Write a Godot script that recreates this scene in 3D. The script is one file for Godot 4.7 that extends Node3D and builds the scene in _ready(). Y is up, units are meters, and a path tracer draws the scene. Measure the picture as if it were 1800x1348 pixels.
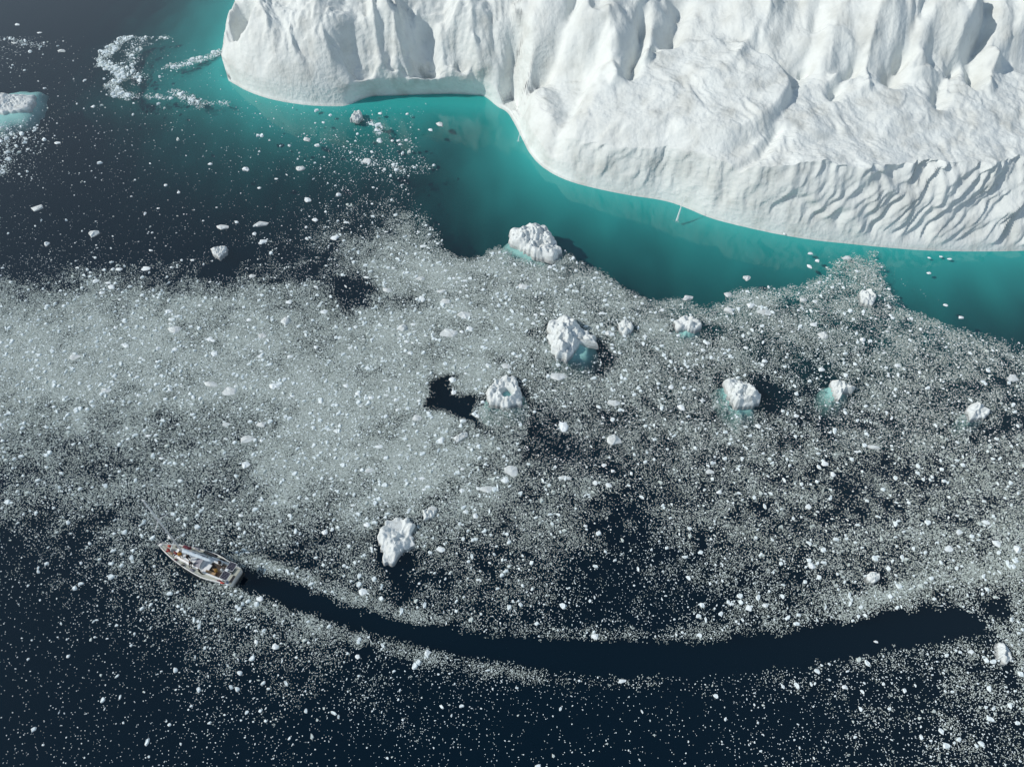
extends Node3D
# Aerial view of a grounded iceberg, brash ice and a sailing yacht. Metres, y up, water surface at y = 0.

var M := {}
var rng := RandomNumberGenerator.new()
var taken := {}
var shore: PackedVector2Array
var cover := PackedFloat32Array()
const CX := -176.0
const CZ := -216.0
const CELL := 0.5
const CW := 720
const CH := 440

# ---------------------------------------------------------------- helpers
func numbered(n: String) -> String:
	if not taken.has(n):
		taken[n] = 0
		return n
	taken[n] += 1
	return "%s_%03d" % [n, taken[n]]

func tag(o: Node3D, label: String, category: String, group := "", kind := "") -> void:
	if label: o.set_meta("label", label)
	if category: o.set_meta("category", category)
	if group: o.set_meta("group", group)
	if kind: o.set_meta("kind", kind)

func top(called: String, at := Vector3.ZERO) -> Node3D:
	var o := Node3D.new()
	o.name = numbered(called)
	add_child(o)
	o.position = at
	return o

func put(called: String, mesh: Mesh, mat: Material, parent: Node3D = null, at := Vector3.ZERO) -> MeshInstance3D:
	var o := MeshInstance3D.new()
	o.mesh = mesh
	if mat: o.material_override = mat
	o.position = at
	o.cast_shadow = GeometryInstance3D.SHADOW_CASTING_SETTING_ON
	if parent == null:
		o.name = numbered(called)
		add_child(o)
	else:
		o.name = called
		parent.add_child(o, true)
	return o

func mat(called: String, c: Color, rough := 0.7, metal := 0.0) -> StandardMaterial3D:
	var m := StandardMaterial3D.new()
	m.resource_name = called
	m.albedo_color = c.linear_to_srgb()
	m.roughness = rough
	m.metallic = metal
	M[called] = m
	return m

func noise(kind: int, freq: float, sd: int, oct := 3) -> FastNoiseLite:
	var n := FastNoiseLite.new()
	n.noise_type = kind
	n.frequency = freq
	n.seed = sd
	n.fractal_type = FastNoiseLite.FRACTAL_FBM if oct > 1 else FastNoiseLite.FRACTAL_NONE
	n.fractal_octaves = oct
	return n

func step(a: float, b: float, v: float) -> float:
	return smoothstep(a, b, v)

func grid_mesh(p: PackedVector3Array, cols: int, rows: int, keep := PackedByteArray(), col := PackedColorArray()) -> ArrayMesh:
	# a sheet of cols x rows points with smooth normals; quads whose first corner is 0 in keep are left out
	var nor := PackedVector3Array()
	nor.resize(p.size())
	var idx := PackedInt32Array()
	for j in rows - 1:
		for i in cols - 1:
			var a := j * cols + i
			if keep.size() and keep[a] == 0:
				continue
			var b := a + 1
			var c := a + cols
			var d := c + 1
			var n := (p[d] - p[a]).cross(p[c] - p[b])
			nor[a] += n
			nor[b] += n
			nor[c] += n
			nor[d] += n
			idx.append_array([a, c, b, b, c, d])
	# n above points up when rows run towards -z and columns towards +x
	for k in nor.size():
		nor[k] = nor[k].normalized() if nor[k].length_squared() > 0.0 else Vector3.UP
	var arr := []
	arr.resize(Mesh.ARRAY_MAX)
	arr[Mesh.ARRAY_VERTEX] = p
	arr[Mesh.ARRAY_NORMAL] = nor
	arr[Mesh.ARRAY_INDEX] = idx
	if col.size(): arr[Mesh.ARRAY_COLOR] = col
	var m := ArrayMesh.new()
	m.add_surface_from_arrays(Mesh.PRIMITIVE_TRIANGLES, arr)
	return m

func outside_distance(poly: PackedVector2Array, q: Vector2) -> float:
	# positive inside the closed outline, negative outside
	var best := 1e18
	var n := poly.size()
	var inside := false
	var a := poly[n - 1]
	for k in n:
		var b := poly[k]
		var e := b - a
		var w := q - a
		var s := clampf(w.dot(e) / e.length_squared(), 0.0, 1.0)
		best = minf(best, (w - e * s).length_squared())
		if (a.y > q.y) != (b.y > q.y) and q.x < (b.x - a.x) * (q.y - a.y) / (b.y - a.y) + a.x:
			inside = not inside
		a = b
	return sqrt(best) if inside else -sqrt(best)

func line_distance(pts: PackedVector2Array, q: Vector2) -> float:
	var best := 1e18
	for k in pts.size() - 1:
		var e := pts[k + 1] - pts[k]
		var w := q - pts[k]
		var s := clampf(w.dot(e) / e.length_squared(), 0.0, 1.0)
		best = minf(best, (w - e * s).length_squared())
	return sqrt(best)

func along(pts: PackedVector2Array, x: float) -> float:
	# y of a polyline that runs in x
	if x <= pts[0].x: return pts[0].y
	for k in pts.size() - 1:
		if x <= pts[k + 1].x:
			return lerpf(pts[k].y, pts[k + 1].y, (x - pts[k].x) / (pts[k + 1].x - pts[k].x))
	return pts[pts.size() - 1].y

func smooth_line(pts: PackedVector2Array, times := 2) -> PackedVector2Array:
	var o := pts
	for t in times:
		var q := PackedVector2Array([o[0]])
		for k in o.size() - 1:
			q.append(o[k].lerp(o[k + 1], 0.25))
			q.append(o[k].lerp(o[k + 1], 0.75))
		q.append(o[o.size() - 1])
		o = q
	return o

# ---------------------------------------------------------------- materials
func make_materials() -> void:
	var tone := NoiseTexture2D.new()
	tone.width = 1024; tone.height = 1024; tone.seamless = true
	tone.noise = noise(FastNoiseLite.TYPE_SIMPLEX_SMOOTH, 0.006, 5, 5)
	var g := Gradient.new()
	g.set_color(0, Color(0.80, 0.80, 0.785)); g.set_color(1, Color(0.975, 0.985, 0.985))
	g.add_point(0.42, Color(0.93, 0.935, 0.93))
	tone.color_ramp = g
	var grain := NoiseTexture2D.new()
	grain.width = 1024; grain.height = 1024; grain.seamless = true
	grain.noise = noise(FastNoiseLite.TYPE_SIMPLEX_SMOOTH, 0.03, 9, 5)
	var ice := mat("glacier_ice", Color(0.81, 0.83, 0.815), 0.75)
	ice.albedo_texture = tone
	ice.uv1_triplanar = true; ice.uv1_world_triplanar = true; ice.uv1_scale = Vector3.ONE * 0.021
	ice.heightmap_enabled = true; ice.heightmap_texture = grain; ice.heightmap_scale = 22.0
	var rough := mat("crumbled_ice", Color(0.82, 0.85, 0.855), 0.8)
	rough.albedo_texture = tone
	rough.uv1_triplanar = true; rough.uv1_world_triplanar = true; rough.uv1_scale = Vector3.ONE * 0.13
	rough.heightmap_enabled = true; rough.heightmap_texture = grain; rough.heightmap_scale = 12.0
	mat("clean_ice", Color(0.81, 0.86, 0.87), 0.6)
	mat("chip_white", Color(0.78, 0.856, 0.875), 0.7)
	mat("chip_grey", Color(0.60, 0.665, 0.64), 0.6)
	mat("chip_wet", Color(0.44, 0.49, 0.455), 0.5)
	mat("deep_ice", Color(0.01, 0.41, 0.385), 0.8)
	mat("shelf_ice", Color(0.36, 0.72, 0.68), 0.7)
	mat("seabed", Color(0.02, 0.03, 0.035), 0.9)
	var w := mat("sea_water", Color(0.1, 0.3, 0.35), 0.045)
	w.albedo_color.a = 0.01
	w.transparency = BaseMaterial3D.TRANSPARENCY_ALPHA
	w.metallic_specular = 0.5
	var rip := NoiseTexture2D.new()
	rip.width = 1024; rip.height = 1024; rip.seamless = true; rip.as_normal_map = true; rip.bump_strength = 3.0
	rip.noise = noise(FastNoiseLite.TYPE_SIMPLEX_SMOOTH, 0.022, 21, 4)
	w.normal_enabled = true; w.normal_texture = rip; w.normal_scale = 0.07
	w.uv1_triplanar = true; w.uv1_world_triplanar = true; w.uv1_scale = Vector3(0.035, 0.035, 0.055)
	var s := mat("falling_water", Color(0.85, 0.9, 0.9), 0.5)
	s.transparency = BaseMaterial3D.TRANSPARENCY_ALPHA
	s.albedo_color.a = 0.5

# ---------------------------------------------------------------- the great iceberg
var nA: FastNoiseLite
var nB: FastNoiseLite
var nC: FastNoiseLite
var nD: FastNoiseLite
var nE: FastNoiseLite
var nF: FastNoiseLite
var dome: PackedVector2Array
var gullies: Array
var ridges: Array
var bumps: Array
var backline: PackedVector2Array

func setup_berg() -> void:
	nA = noise(FastNoiseLite.TYPE_SIMPLEX_SMOOTH, 1.0, 31, 3)
	nB = noise(FastNoiseLite.TYPE_SIMPLEX_SMOOTH, 1.0, 32, 2)
	nC = noise(FastNoiseLite.TYPE_SIMPLEX_SMOOTH, 1.0, 33, 2)
	nD = noise(FastNoiseLite.TYPE_SIMPLEX_SMOOTH, 1.0, 34, 1)
	nE = noise(FastNoiseLite.TYPE_CELLULAR, 1.0, 35, 1)
	nF = noise(FastNoiseLite.TYPE_SIMPLEX_SMOOTH, 1.0, 36, 2)
	shore = smooth_line(PackedVector2Array([Vector2(-80.44, -191.54), Vector2(-73.44, -185.65), Vector2(-64.61, -181.36), Vector2(-53.17, -178.84), Vector2(-40.73, -179.4), Vector2(-31.38, -179.95), Vector2(-18.88, -180.8), Vector2(-7.85, -179.95), Vector2(-1.56, -177.73), Vector2(0.76, -171.77), Vector2(2.98, -163.99), Vector2(5.1, -156.58), Vector2(8.57, -150.67), Vector2(14.06, -146.1), Vector2(20.88, -143.21), Vector2(28.97, -140.59), Vector2(37.03, -138.87), Vector2(42.07, -135.91), Vector2(46.87, -132.19), Vector2(54.31, -129.17), Vector2(61.68, -126.6), Vector2(69.06, -124.66), Vector2(77.79, -123.31), Vector2(86.44, -121.98), Vector2(95.13, -121.04), Vector2(105.34, -120.85), Vector2(115.7, -121.04), Vector2(133.07, -122.36), Vector2(162.64, -124.27)]), 2)
	shore.append_array(PackedVector2Array([Vector2(230, -330), Vector2(-92, -330), Vector2(-86, -215), Vector2(-84, -196)]))
	dome = smooth_line(PackedVector2Array([Vector2(6.61, -147.15), Vector2(11.95, -164.57), Vector2(20.36, -174.69), Vector2(30.94, -178.59), Vector2(44.2, -178.59), Vector2(56.51, -173.59), Vector2(62.66, -165.09), Vector2(66.35, -155.59), Vector2(61.86, -147.15), Vector2(56.2, -140.93), Vector2(42.75, -133.74), Vector2(35.43, -135.39), Vector2(23.03, -138.34)]), 2)
	backline = PackedVector2Array([Vector2(4.27, -173.88), Vector2(25.37, -170.61), Vector2(42.59, -172.78), Vector2(54.96, -170.61), Vector2(63.36, -164.02), Vector2(73, -158.7), Vector2(95.14, -160.2), Vector2(109.9, -163.25), Vector2(128.68, -165.31), Vector2(153.32, -167.41)])
	# [line, depth or height, width, steepness of one side]
	gullies = [
		[PackedVector2Array([Vector2(-1, -162.68), Vector2(-0.44, -169.13), Vector2(-1.05, -177.26), Vector2(0.77, -184.36)]), 7.0, 2.6],
		[PackedVector2Array([Vector2(0.71, -169.76), Vector2(6.44, -173.83), Vector2(12.39, -179.44), Vector2(16.51, -188.27)]), 3.0, 2.6],
		[PackedVector2Array([Vector2(18.15, -167.94), Vector2(13.47, -157.71), Vector2(8.46, -148.19)]), 2.0, 2.2],
		[PackedVector2Array([Vector2(29.31, -165.15), Vector2(32.07, -175.5), Vector2(34.1, -187.27)]), 3.5, 1.8],
		[PackedVector2Array([Vector2(39.74, -175.5), Vector2(43.31, -185.74)]), 4.0, 2.6],
		[PackedVector2Array([Vector2(40.77, -126.99), Vector2(44.03, -130.55), Vector2(49.2, -133.4), Vector2(55.54, -137.15), Vector2(60.14, -142.56)]), 1.6, 1.3],
		[PackedVector2Array([Vector2(66.4, -159.2), Vector2(73.4, -168.23), Vector2(75.15, -177.86)]), 2.2, 2.2],
		[PackedVector2Array([Vector2(75.14, -153.24), Vector2(78.09, -158.12), Vector2(81.85, -161.91)]), 2.6, 1.6],
		[PackedVector2Array([Vector2(89.02, -156.98), Vector2(95.74, -169.96), Vector2(103.11, -181.27)]), 3.0, 2.2],
		[PackedVector2Array([Vector2(98.01, -150.93), Vector2(105.03, -162.03), Vector2(114.75, -171.32)]), 3.0, 1.8],
		[PackedVector2Array([Vector2(108.99, -156.98), Vector2(113.25, -169.96), Vector2(115.91, -181.27)]), 3.0, 1.8],
	]
	ridges = [
		[PackedVector2Array([Vector2(-39.89, -199.21), Vector2(-31.1, -188.17), Vector2(-26.05, -177.86), Vector2(-22.85, -168.23)]), 2.4, 2.4],
		[PackedVector2Array([Vector2(-52.78, -200.33), Vector2(-48.28, -181.82), Vector2(-49.57, -167.94)]), 1.6, 3.0],
		[PackedVector2Array([Vector2(-12.55, -203.64), Vector2(-10.44, -187.75), Vector2(-7.14, -174.71), Vector2(-3.57, -163.25)]), 3.4, 2.6],
		[PackedVector2Array([Vector2(-68.27, -199.21), Vector2(-62.75, -183.67), Vector2(-66.32, -173.66), Vector2(-69.57, -169.56)]), 1.8, 3.0],
		[PackedVector2Array([Vector2(23.46, -190.36), Vector2(24.17, -172.7), Vector2(25.38, -163.32)]), 2.4, 3.2],
		[PackedVector2Array([Vector2(71.59, -185.93), Vector2(59.14, -174.21), Vector2(52.93, -163.38)]), 1.6, 4.0],
		[PackedVector2Array([Vector2(91.64, -185.93), Vector2(84.83, -166.01), Vector2(82.61, -154.55)]), 2.4, 3.4],
		[PackedVector2Array([Vector2(111.13, -177.05), Vector2(105.54, -166.01), Vector2(101.82, -154.55)]), 2.6, 3.0],
		[PackedVector2Array([Vector2(123.79, -174.21), Vector2(115.12, -163.38), Vector2(111.3, -155.77)]), 2.4, 2.6],
	]
	# [place, height, radius x, radius z]
	bumps = [
		[Vector2(-73.42, -198.45), -9.0, 4.2, 4.4], [Vector2(-70.75, -182.76), -1.5, 2.0, 1.6], [Vector2(-65.15, -182.84), 1.0, 4.0, 2.0],
		[Vector2(0.73, -178.42), -5.0, 3.4, 3.2], [Vector2(-2.95, -176.09), 3.2, 1.1, 1.2], [Vector2(7.91, -176.67), -2.4, 2.4, 2.0],
		[Vector2(32.6, -169.83), 2.6, 1.7, 1.6], [Vector2(35.61, -172.46), -1.6, 1.2, 1.0], [Vector2(15.1, -146), -1.0, 2.0, 1.0],
		[Vector2(70.6, -162.54), -1.8, 1.2, 1.2], [Vector2(77.68, -157.63), 2.0, 2.4, 1.6], [Vector2(96.16, -160.63), 2.6, 3.4, 2.4],
		[Vector2(92.9, -163.39), -2.5, 2.0, 1.6], [Vector2(113.28, -164.01), 2.2, 3.0, 2.4], [Vector2(-33.27, -186.71), 4.2, 7.0, 4.4], [Vector2(-47.09, -185.77), 2.0, 6.0, 5.0], [Vector2(-15.11, -187.74), 1.4, 5.0, 6.0],
		[Vector2(-23.02, -187.67), -3.6, 3.4, 4.6], [Vector2(-56.4, -180.87), 1.2, 5.0, 3.0], [Vector2(46.62, -162.73), 1.2, 6.0, 4.0],
	]

func cliff_wide(x: float) -> float:
	# how far the cliff leans back from the waterline to its brow
	var w := along(PackedVector2Array([Vector2(12, 3.4), Vector2(56, 3.2), Vector2(78, 7.0), Vector2(113, 13.0), Vector2(150, 15.0)]), x)
	return w * (1.0 + 0.16 * nB.get_noise_2d(x * 0.07, 11.0) + 0.07 * nB.get_noise_2d(x * 0.35, 17.0))

func berg_height(x: float, z: float, d: float) -> float:
	if d < 0.0:
		return maxf(d * 0.9, -6.0)
	var q := Vector2(x, z)
	var right := step(-2.0, 9.0, x - (z + 178.0) * 0.35)
	var wob := nA.get_noise_2d(x * 0.035, z * 0.035)
	var bend := nF.get_noise_2d(x * 0.045, z * 0.045) * 7.0
	# left lobe: a steep rounded flank above a low wave-cut lip, with a terrace towards the notch
	var terrace := step(-50.0, -40.0, x) * (1.0 - step(-16.0, -6.0, x))
	var dl := maxf(d - 0.3 - terrace * (3.4 + 3.0 * nB.get_noise_2d(x * 0.08, z * 0.08)) * step(0.3, 4.0, d), 0.0)
	var hl := (3.0 + terrace * 1.6) * step(0.0, 1.0, d) + (20.0 + 6.0 * wob) * (1.0 - exp(-dl / (9.5 + 3.0 * wob))) + 0.16 * d
	# right lobe: a cliff with a crisp brow, then a tilted plateau
	var hc := lerpf(8.2, 15.5, step(14.0, 72.0, x)) + 1.2 * wob
	var wide := cliff_wide(x)
	var hr := hc * pow(clampf(d / wide, 0.0, 1.0), 0.86) + lerpf(0.24, 0.12, step(20.0, 70.0, x)) * maxf(d - wide, 0.0)
	if right > 0.0:
		var dd := outside_distance(dome, q + Vector2(bend, -bend) * 0.15)
		hr += 3.0 * step(-0.6, lerpf(6.0, 1.6, step(40.0, 66.0, x)), dd) * step(1.0, 9.0, d)
		var back := along(backline, x) - z + 3.0 * nB.get_noise_2d(x * 0.07, 3.0)
		if back > 0.0:
			var soft := 1.0 - 0.6 * step(34.0, 46.0, x) * (1.0 - step(66.0, 80.0, x))
			var rise := (13.0 * (1.0 - exp(-back / 11.0)) + 0.25 * back) * soft
			var u := x + bend * 0.8 + 0.25 * back
			var broad := nB.get_noise_2d(u * 0.045, z * 0.02)
			var mid := 0.5 - absf(nC.get_noise_2d(u * 0.075 + 5.0, z * 0.03))
			hr += rise * (0.85 + 0.35 * wob) + step(0.0, 8.0, back) * (3.4 * broad + 2.0 * mid) * soft - 0.8 * step(0.0, 2.0, back)
	var h := lerpf(hl, hr, right)
	var inner := step(0.4, 6.0, d)
	var rag := 1.0 + 0.5 * nB.get_noise_2d(x * 0.2, z * 0.2)
	for r in ridges:
		var a: float = line_distance(r[0], q) / r[2]
		if a < 2.6: h += r[1] * exp(-a * 1.1) * rag * inner
	for r in gullies:
		var a: float = line_distance(r[0], q + Vector2(bend, bend) * 0.08) / r[2]
		if a < 2.6: h -= r[1] * exp(-a * a) * minf(1.0, d * 0.6)
	for b in bumps:
		var e := Vector2((x - b[0].x) / b[2], (z - b[0].y) / b[3]).length_squared()
		if e < 6.0: h += b[1] * exp(-e * e * 0.8) * step(0.0, 2.0, d)
	# flutes that run down the flanks, hummocks, sun cups
	var flank := lerpf(1.0, 0.3, right)
	h += flank * inner * (1.7 * nB.get_noise_2d((x + bend) * 0.09, z * 0.05) + 1.5 * (0.4 - absf(nC.get_noise_2d((x + bend * 1.3) * 0.1, z * 0.06))) + 0.5 * nC.get_noise_2d((x - 0.4 * z + bend) * 0.35, z * 0.1))
	h += inner * (1.0 - right) * 0.55 * (0.35 - absf(nC.get_noise_2d(x * 0.24 + 50.0, z * 0.24)))
	h += inner * lerpf(0.5, 0.36, right) * nC.get_noise_2d(x * 0.12, z * 0.2)
	var cup := nD.get_noise_2d(x * 0.34 + bend * 0.25, z * 0.7)
	var cup2 := nD.get_noise_2d(x * 0.9 + 40.0, z * 1.2 + bend * 0.2)
	h += step(0.6, 3.0, d) * (lerpf(0.2, 0.12, right) * absf(cup) + 0.1 * absf(cup2) - 0.1)
	return maxf(h, 0.4 * step(0.0, 0.4, d))

func build_berg() -> void:
	setup_berg()
	var root := top("iceberg", Vector3(40, 0, -150))
	tag(root, "huge white iceberg with fluted slopes and a striated cliff above turquoise water", "iceberg")
	var xs := PackedFloat32Array()
	var x := -97.0
	while x < 176.0:
		xs.append(x)
		x += (0.36 if x < 44.0 else 0.27) if x < 126.0 else 0.9
	var ts := PackedFloat32Array()
	var t := -2.4
	while t < 96.0:
		ts.append(t)
		t += 0.15 if t < 15.0 else (0.36 if t < 44.0 else 1.1)
	var line := PackedVector2Array()
	for p in shore.slice(0, shore.size() - 4):
		if line.is_empty() or p.x > line[line.size() - 1].x + 0.02:
			line.append(p)
	var cols := xs.size()
	var rows := ts.size()
	var pts := PackedVector3Array()
	pts.resize(cols * rows)
	for i in cols:
		var zx := along(line, xs[i])
		if xs[i] < line[0].x: zx = line[0].y - (line[0].x - xs[i]) * 3.0
		for j in rows:
			var px := xs[i]
			var pz := zx - ts[j]
			var d := outside_distance(shore, Vector2(px, pz))
			var h := berg_height(px, pz, d)
			if d > -4.0 and d < 20.0:
				var right := step(-2.0, 9.0, px - (pz + 178.0) * 0.35)
				# broken ribs across the cliff face, leaning with the old layers
				var wide := cliff_wide(px)
				var face := right * step(0.05, 1.4, d) * (1.0 - step(wide * 0.96, wide * 1.06 + 0.4, d))
				if face > 0.0:
					var big := step(56.0, 90.0, px)
					var bend := nF.get_noise_2d(px * 0.05, h * 0.08) * 2.5
					var u := px - h * lerpf(0.25, 0.9, big) + bend
					var v := h + px * 0.2
					var a := nF.get_noise_2d(u * lerpf(0.16, 0.085, big), v * 0.02)
					var b := nC.get_noise_2d(u * 0.23, v * 0.05 + 7.0)
					var e := nC.get_noise_2d(u * 0.62, v * 0.14)
					var push := lerpf(0.8, 2.2, big) * a + lerpf(0.5, 1.4, big) * (0.3 - sqrt(b * b + 0.025) * 1.5) + lerpf(0.3, 0.5, big) * e
					pz += face * push
					px += face * push * 0.4
				# wave-cut hollow under the left lobe
				var cut := step(-47.0, -38.0, px) * (1.0 - step(-9.0, -3.0, px)) * (1.0 - right)
				var brow := 7.0 + 4.0 * nB.get_noise_2d(px * 0.06, 41.0) + 1.5 * nC.get_noise_2d(px * 0.3, 5.0)
				if cut > 0.0 and h < brow:
					pz -= cut * 4.2 * (1.0 - maxf(h, 0.0) / brow)
					h -= cut * 0.9 * (1.0 - step(0.0, 1.8, h))
			pts[j * cols + i] = Vector3(px, h, pz) - root.position
	put("ice_body", grid_mesh(pts, cols, rows), M.glacier_ice, root)
	# the drowned foot: a sloping shelf of old ice that spreads out under the water
	var fc := 190
	var fr := 150
	var fp := PackedVector3Array()
	fp.resize(fc * fr)
	var keep := PackedByteArray()
	keep.resize(fc * fr)
	for j in fr:
		for i in fc:
			var q := Vector2(-166.0 + i * 1.9, -76.0 - j * 1.35)
			var d := outside_distance(shore, q)
			var y := -0.35
			if d < 0.0:
				var lob := 1.0 + 0.3 * nA.get_noise_2d(q.x * 0.03, q.y * 0.03) + 0.25 * nB.get_noise_2d(q.x * 0.12, q.y * 0.05)
				var o := -d
				o *= 1.0 - 0.3 * step(-82.0, -100.0, q.x) * step(-178.0, -190.0, q.y)
				y -= (0.15 * o * lob + 0.0036 * o * o) * step(-0.5, 4.0, o)
			fp[j * fc + i] = Vector3(q.x, y, q.y) - root.position
			keep[j * fc + i] = 1 if d < 4.0 and y > -40.0 else 0
	var foot := put("submerged_foot", grid_mesh(fp, fc, fr, keep), M.deep_ice, root)
	foot.set_meta("label", "turquoise drowned shelf of the iceberg sloping away under the water")

# ---------------------------------------------------------------- bergy bits and chunks
func bit_mesh(outline: PackedVector2Array, height: float, sd: int, lump: float, lean := Vector2.ZERO, facet := 0.0, pond := Vector3.ZERO) -> ArrayMesh:
	var n1 := noise(FastNoiseLite.TYPE_CELLULAR, 0.55, sd, 1)
	n1.cellular_return_type = FastNoiseLite.RETURN_DISTANCE
	var n2 := noise(FastNoiseLite.TYPE_SIMPLEX_SMOOTH, 0.22, sd + 1, 3)
	var n3 := noise(FastNoiseLite.TYPE_SIMPLEX_SMOOTH, 1.1, sd + 2, 2)
	var n := 128
	var rings := 40
	var size := 0.0
	for p in outline: size = maxf(size, p.length())
	var pts := PackedVector3Array()
	var c := outline.size()
	for j in rings + 1:
		for k in n + 1:
			var a := TAU * (k % n) / n
			var r := ray_out(outline, a)
			var s := 1.0 - float(j) / rings
			var dir := Vector2(cos(a), -sin(a))
			var q := dir * r * s * (1.0 + 0.16 * n3.get_noise_2d(cos(a) * 2.4, sin(a) * 2.4) * s)
			var prof := pow(maxf(0.0, 1.0 - pow(s, 3.2)), 0.55)
			var y := height * prof * (0.62 + 0.7 * n2.get_noise_2d(q.x * 6.0 / size, q.y * 6.0 / size) + q.dot(lean) / size)
			var cell := n1.get_noise_2d(q.x, q.y)
			y += prof * lump * (-cell * 0.8 - 0.5 + 0.45 * n3.get_noise_2d(q.x, q.y) - 0.4 * n1.get_noise_2d(q.x * 2.4 + 31.0, q.y * 2.4))
			if facet > 0.0:
				y += prof * facet * n1.get_noise_2d(q.x * 0.35 + 9.0, q.y * 0.35)
			if j == 0:
				y = -0.9
				q *= 1.01
			elif j == 1:
				y = maxf(y * 0.4, 0.05)
			else:
				y = maxf(y, 0.12 * prof)
				if pond.z > 0.0: y -= 3.0 * exp(-pow(q.distance_to(Vector2(pond.x, pond.y)) / pond.z, 4.0))
			pts.append(Vector3(q.x, y, q.y))
	return grid_mesh(pts, n + 1, rings + 1)

func ray_out(outline: PackedVector2Array, a: float) -> float:
	var d := Vector2(cos(a), -sin(a))
	var best := 0.2
	var n := outline.size()
	for k in n:
		var p := outline[k]
		var e := outline[(k + 1) % n] - p
		var den := d.cross(e)
		if absf(den) < 1e-6: continue
		var t := p.cross(e) / den
		var u := p.cross(d) / den
		if u >= 0.0 and u <= 1.0 and t > best: best = t
	return best

func shelf_mesh(outline: PackedVector2Array, deep: float, sd: int) -> ArrayMesh:
	var n2 := noise(FastNoiseLite.TYPE_SIMPLEX_SMOOTH, 0.25, sd, 3)
	var pts := PackedVector3Array()
	for j in 14:
		for k in 49:
			var a := TAU * (k % 48) / 48.0
			var s := 1.0 - j / 13.0
			var q := Vector2(cos(a), -sin(a)) * ray_out(outline, a) * 1.16 * s * (1.0 + 0.16 * n2.get_noise_2d(cos(a) * 6.0, sin(a) * 6.0))
			var y := -0.25 - deep * (0.9 * s * s + 2.6 * pow(s, 6.0)) - deep * 0.5 * absf(n2.get_noise_2d(q.x, q.y))
			if j == 0: y = -deep * 2.2 - 2.0
			elif j == 1: y -= deep * 0.25
			pts.append(Vector3(q.x, y, q.y))
	return grid_mesh(pts, 49, 14)

func centre(o: PackedVector2Array) -> Vector2:
	var c := Vector2.ZERO
	for p in o: c += p
	return c / o.size()

func shifted(o: PackedVector2Array, by: Vector2) -> PackedVector2Array:
	var r := PackedVector2Array()
	for p in o: r.append(p - by)
	return r

var solid: Array = []   # outlines in which no brash floats

func bergy_bit(label: String, outline: PackedVector2Array, height: float, sd: int, lump: float, shelf := PackedVector2Array(), deep := 1.2, lean := Vector2.ZERO, facet := 0.0, pond := Vector3.ZERO) -> void:
	var c := centre(outline)
	var root := top("bergy_bit", Vector3(c.x, 0, c.y))
	tag(root, label, "ice", "bergy bits afloat around the great iceberg")
	put("ice_body", bit_mesh(shifted(outline, c), height * 0.72, sd, lump, lean, facet, pond), M.crumbled_ice, root)
	if shelf.size():
		var k := centre(shelf)
		var o := put("submerged_shelf", shelf_mesh(shifted(shelf, k), deep * 1.1, sd + 7), M.shelf_ice, root, Vector3(k.x - c.x, 0, k.y - c.y))
		o.set_meta("label", "pale turquoise ice shelf showing through the water")
		solid.append(shelf)
	solid.append(outline)

func chunk_mesh(sd: int, corners: int, low: float) -> ArrayMesh:
	# a broken lump about 1 m in radius: waterline, shoulder and crown rings with facets
	var r := RandomNumberGenerator.new()
	r.seed = sd
	var st := SurfaceTool.new()
	st.begin(Mesh.PRIMITIVE_TRIANGLES)
	st.set_smooth_group(-1)
	var ring := []
	var prof := [[1.0, -0.45], [1.04, 0.06], [0.84, 0.5], [0.45, 0.82]]
	var rad := []
	var tall := []
	for k in corners:
		rad.append(r.randf_range(0.55, 1.2))
		tall.append(r.randf_range(0.55, 1.25))
	var tilt := Vector2(r.randf_range(-0.4, 0.4), r.randf_range(-0.4, 0.4))
	for p in prof:
		var row := []
		for k in corners:
			var a: float = TAU * (k + r.randf_range(-0.22, 0.22)) / corners
			var s: float = rad[k] * p[0] * r.randf_range(0.9, 1.08)
			var q := Vector2(cos(a), sin(a)) * s
			var y: float = p[1]
			if y > 0.3: y = y * tall[k] * low + q.dot(tilt) * 0.5 * low
			row.append(Vector3(q.x, y, q.y))
		ring.append(row)
	var crown := Vector3(r.randf_range(-0.15, 0.15), low * r.randf_range(0.75, 1.15), r.randf_range(-0.15, 0.15))
	for j in prof.size() - 1:
		for k in corners:
			var l := (k + 1) % corners
			for v in [ring[j][k], ring[j][l], ring[j + 1][k], ring[j][l], ring[j + 1][l], ring[j + 1][k]]:
				st.add_vertex(v)
	for k in corners:
		for v in [ring[3][k], ring[3][(k + 1) % corners], crown]:
			st.add_vertex(v)
	st.generate_normals()
	return st.commit()

var chunk_shapes: Array = []

func chunk(at: Vector2, wx: float, wz: float, label: String, group: String, tall := -1.0) -> void:
	var k := rng.randi() % chunk_shapes.size()
	var o := put("ice_chunk", chunk_shapes[k], M.clean_ice if wx < 2.0 else M.crumbled_ice)
	var h := tall if tall > 0.0 else minf(wx, wz) * rng.randf_range(0.16, 0.36)
	var turn := Basis(Vector3.UP, rng.randf_range(-0.5, 0.5) + (PI if rng.randf() < 0.5 else 0.0))
	o.transform = Transform3D(Basis.from_scale(Vector3(wx * 0.5, h, wz * 0.5)) * turn, Vector3(at.x, 0.0, at.y))
	tag(o, label, "ice", group)

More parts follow.
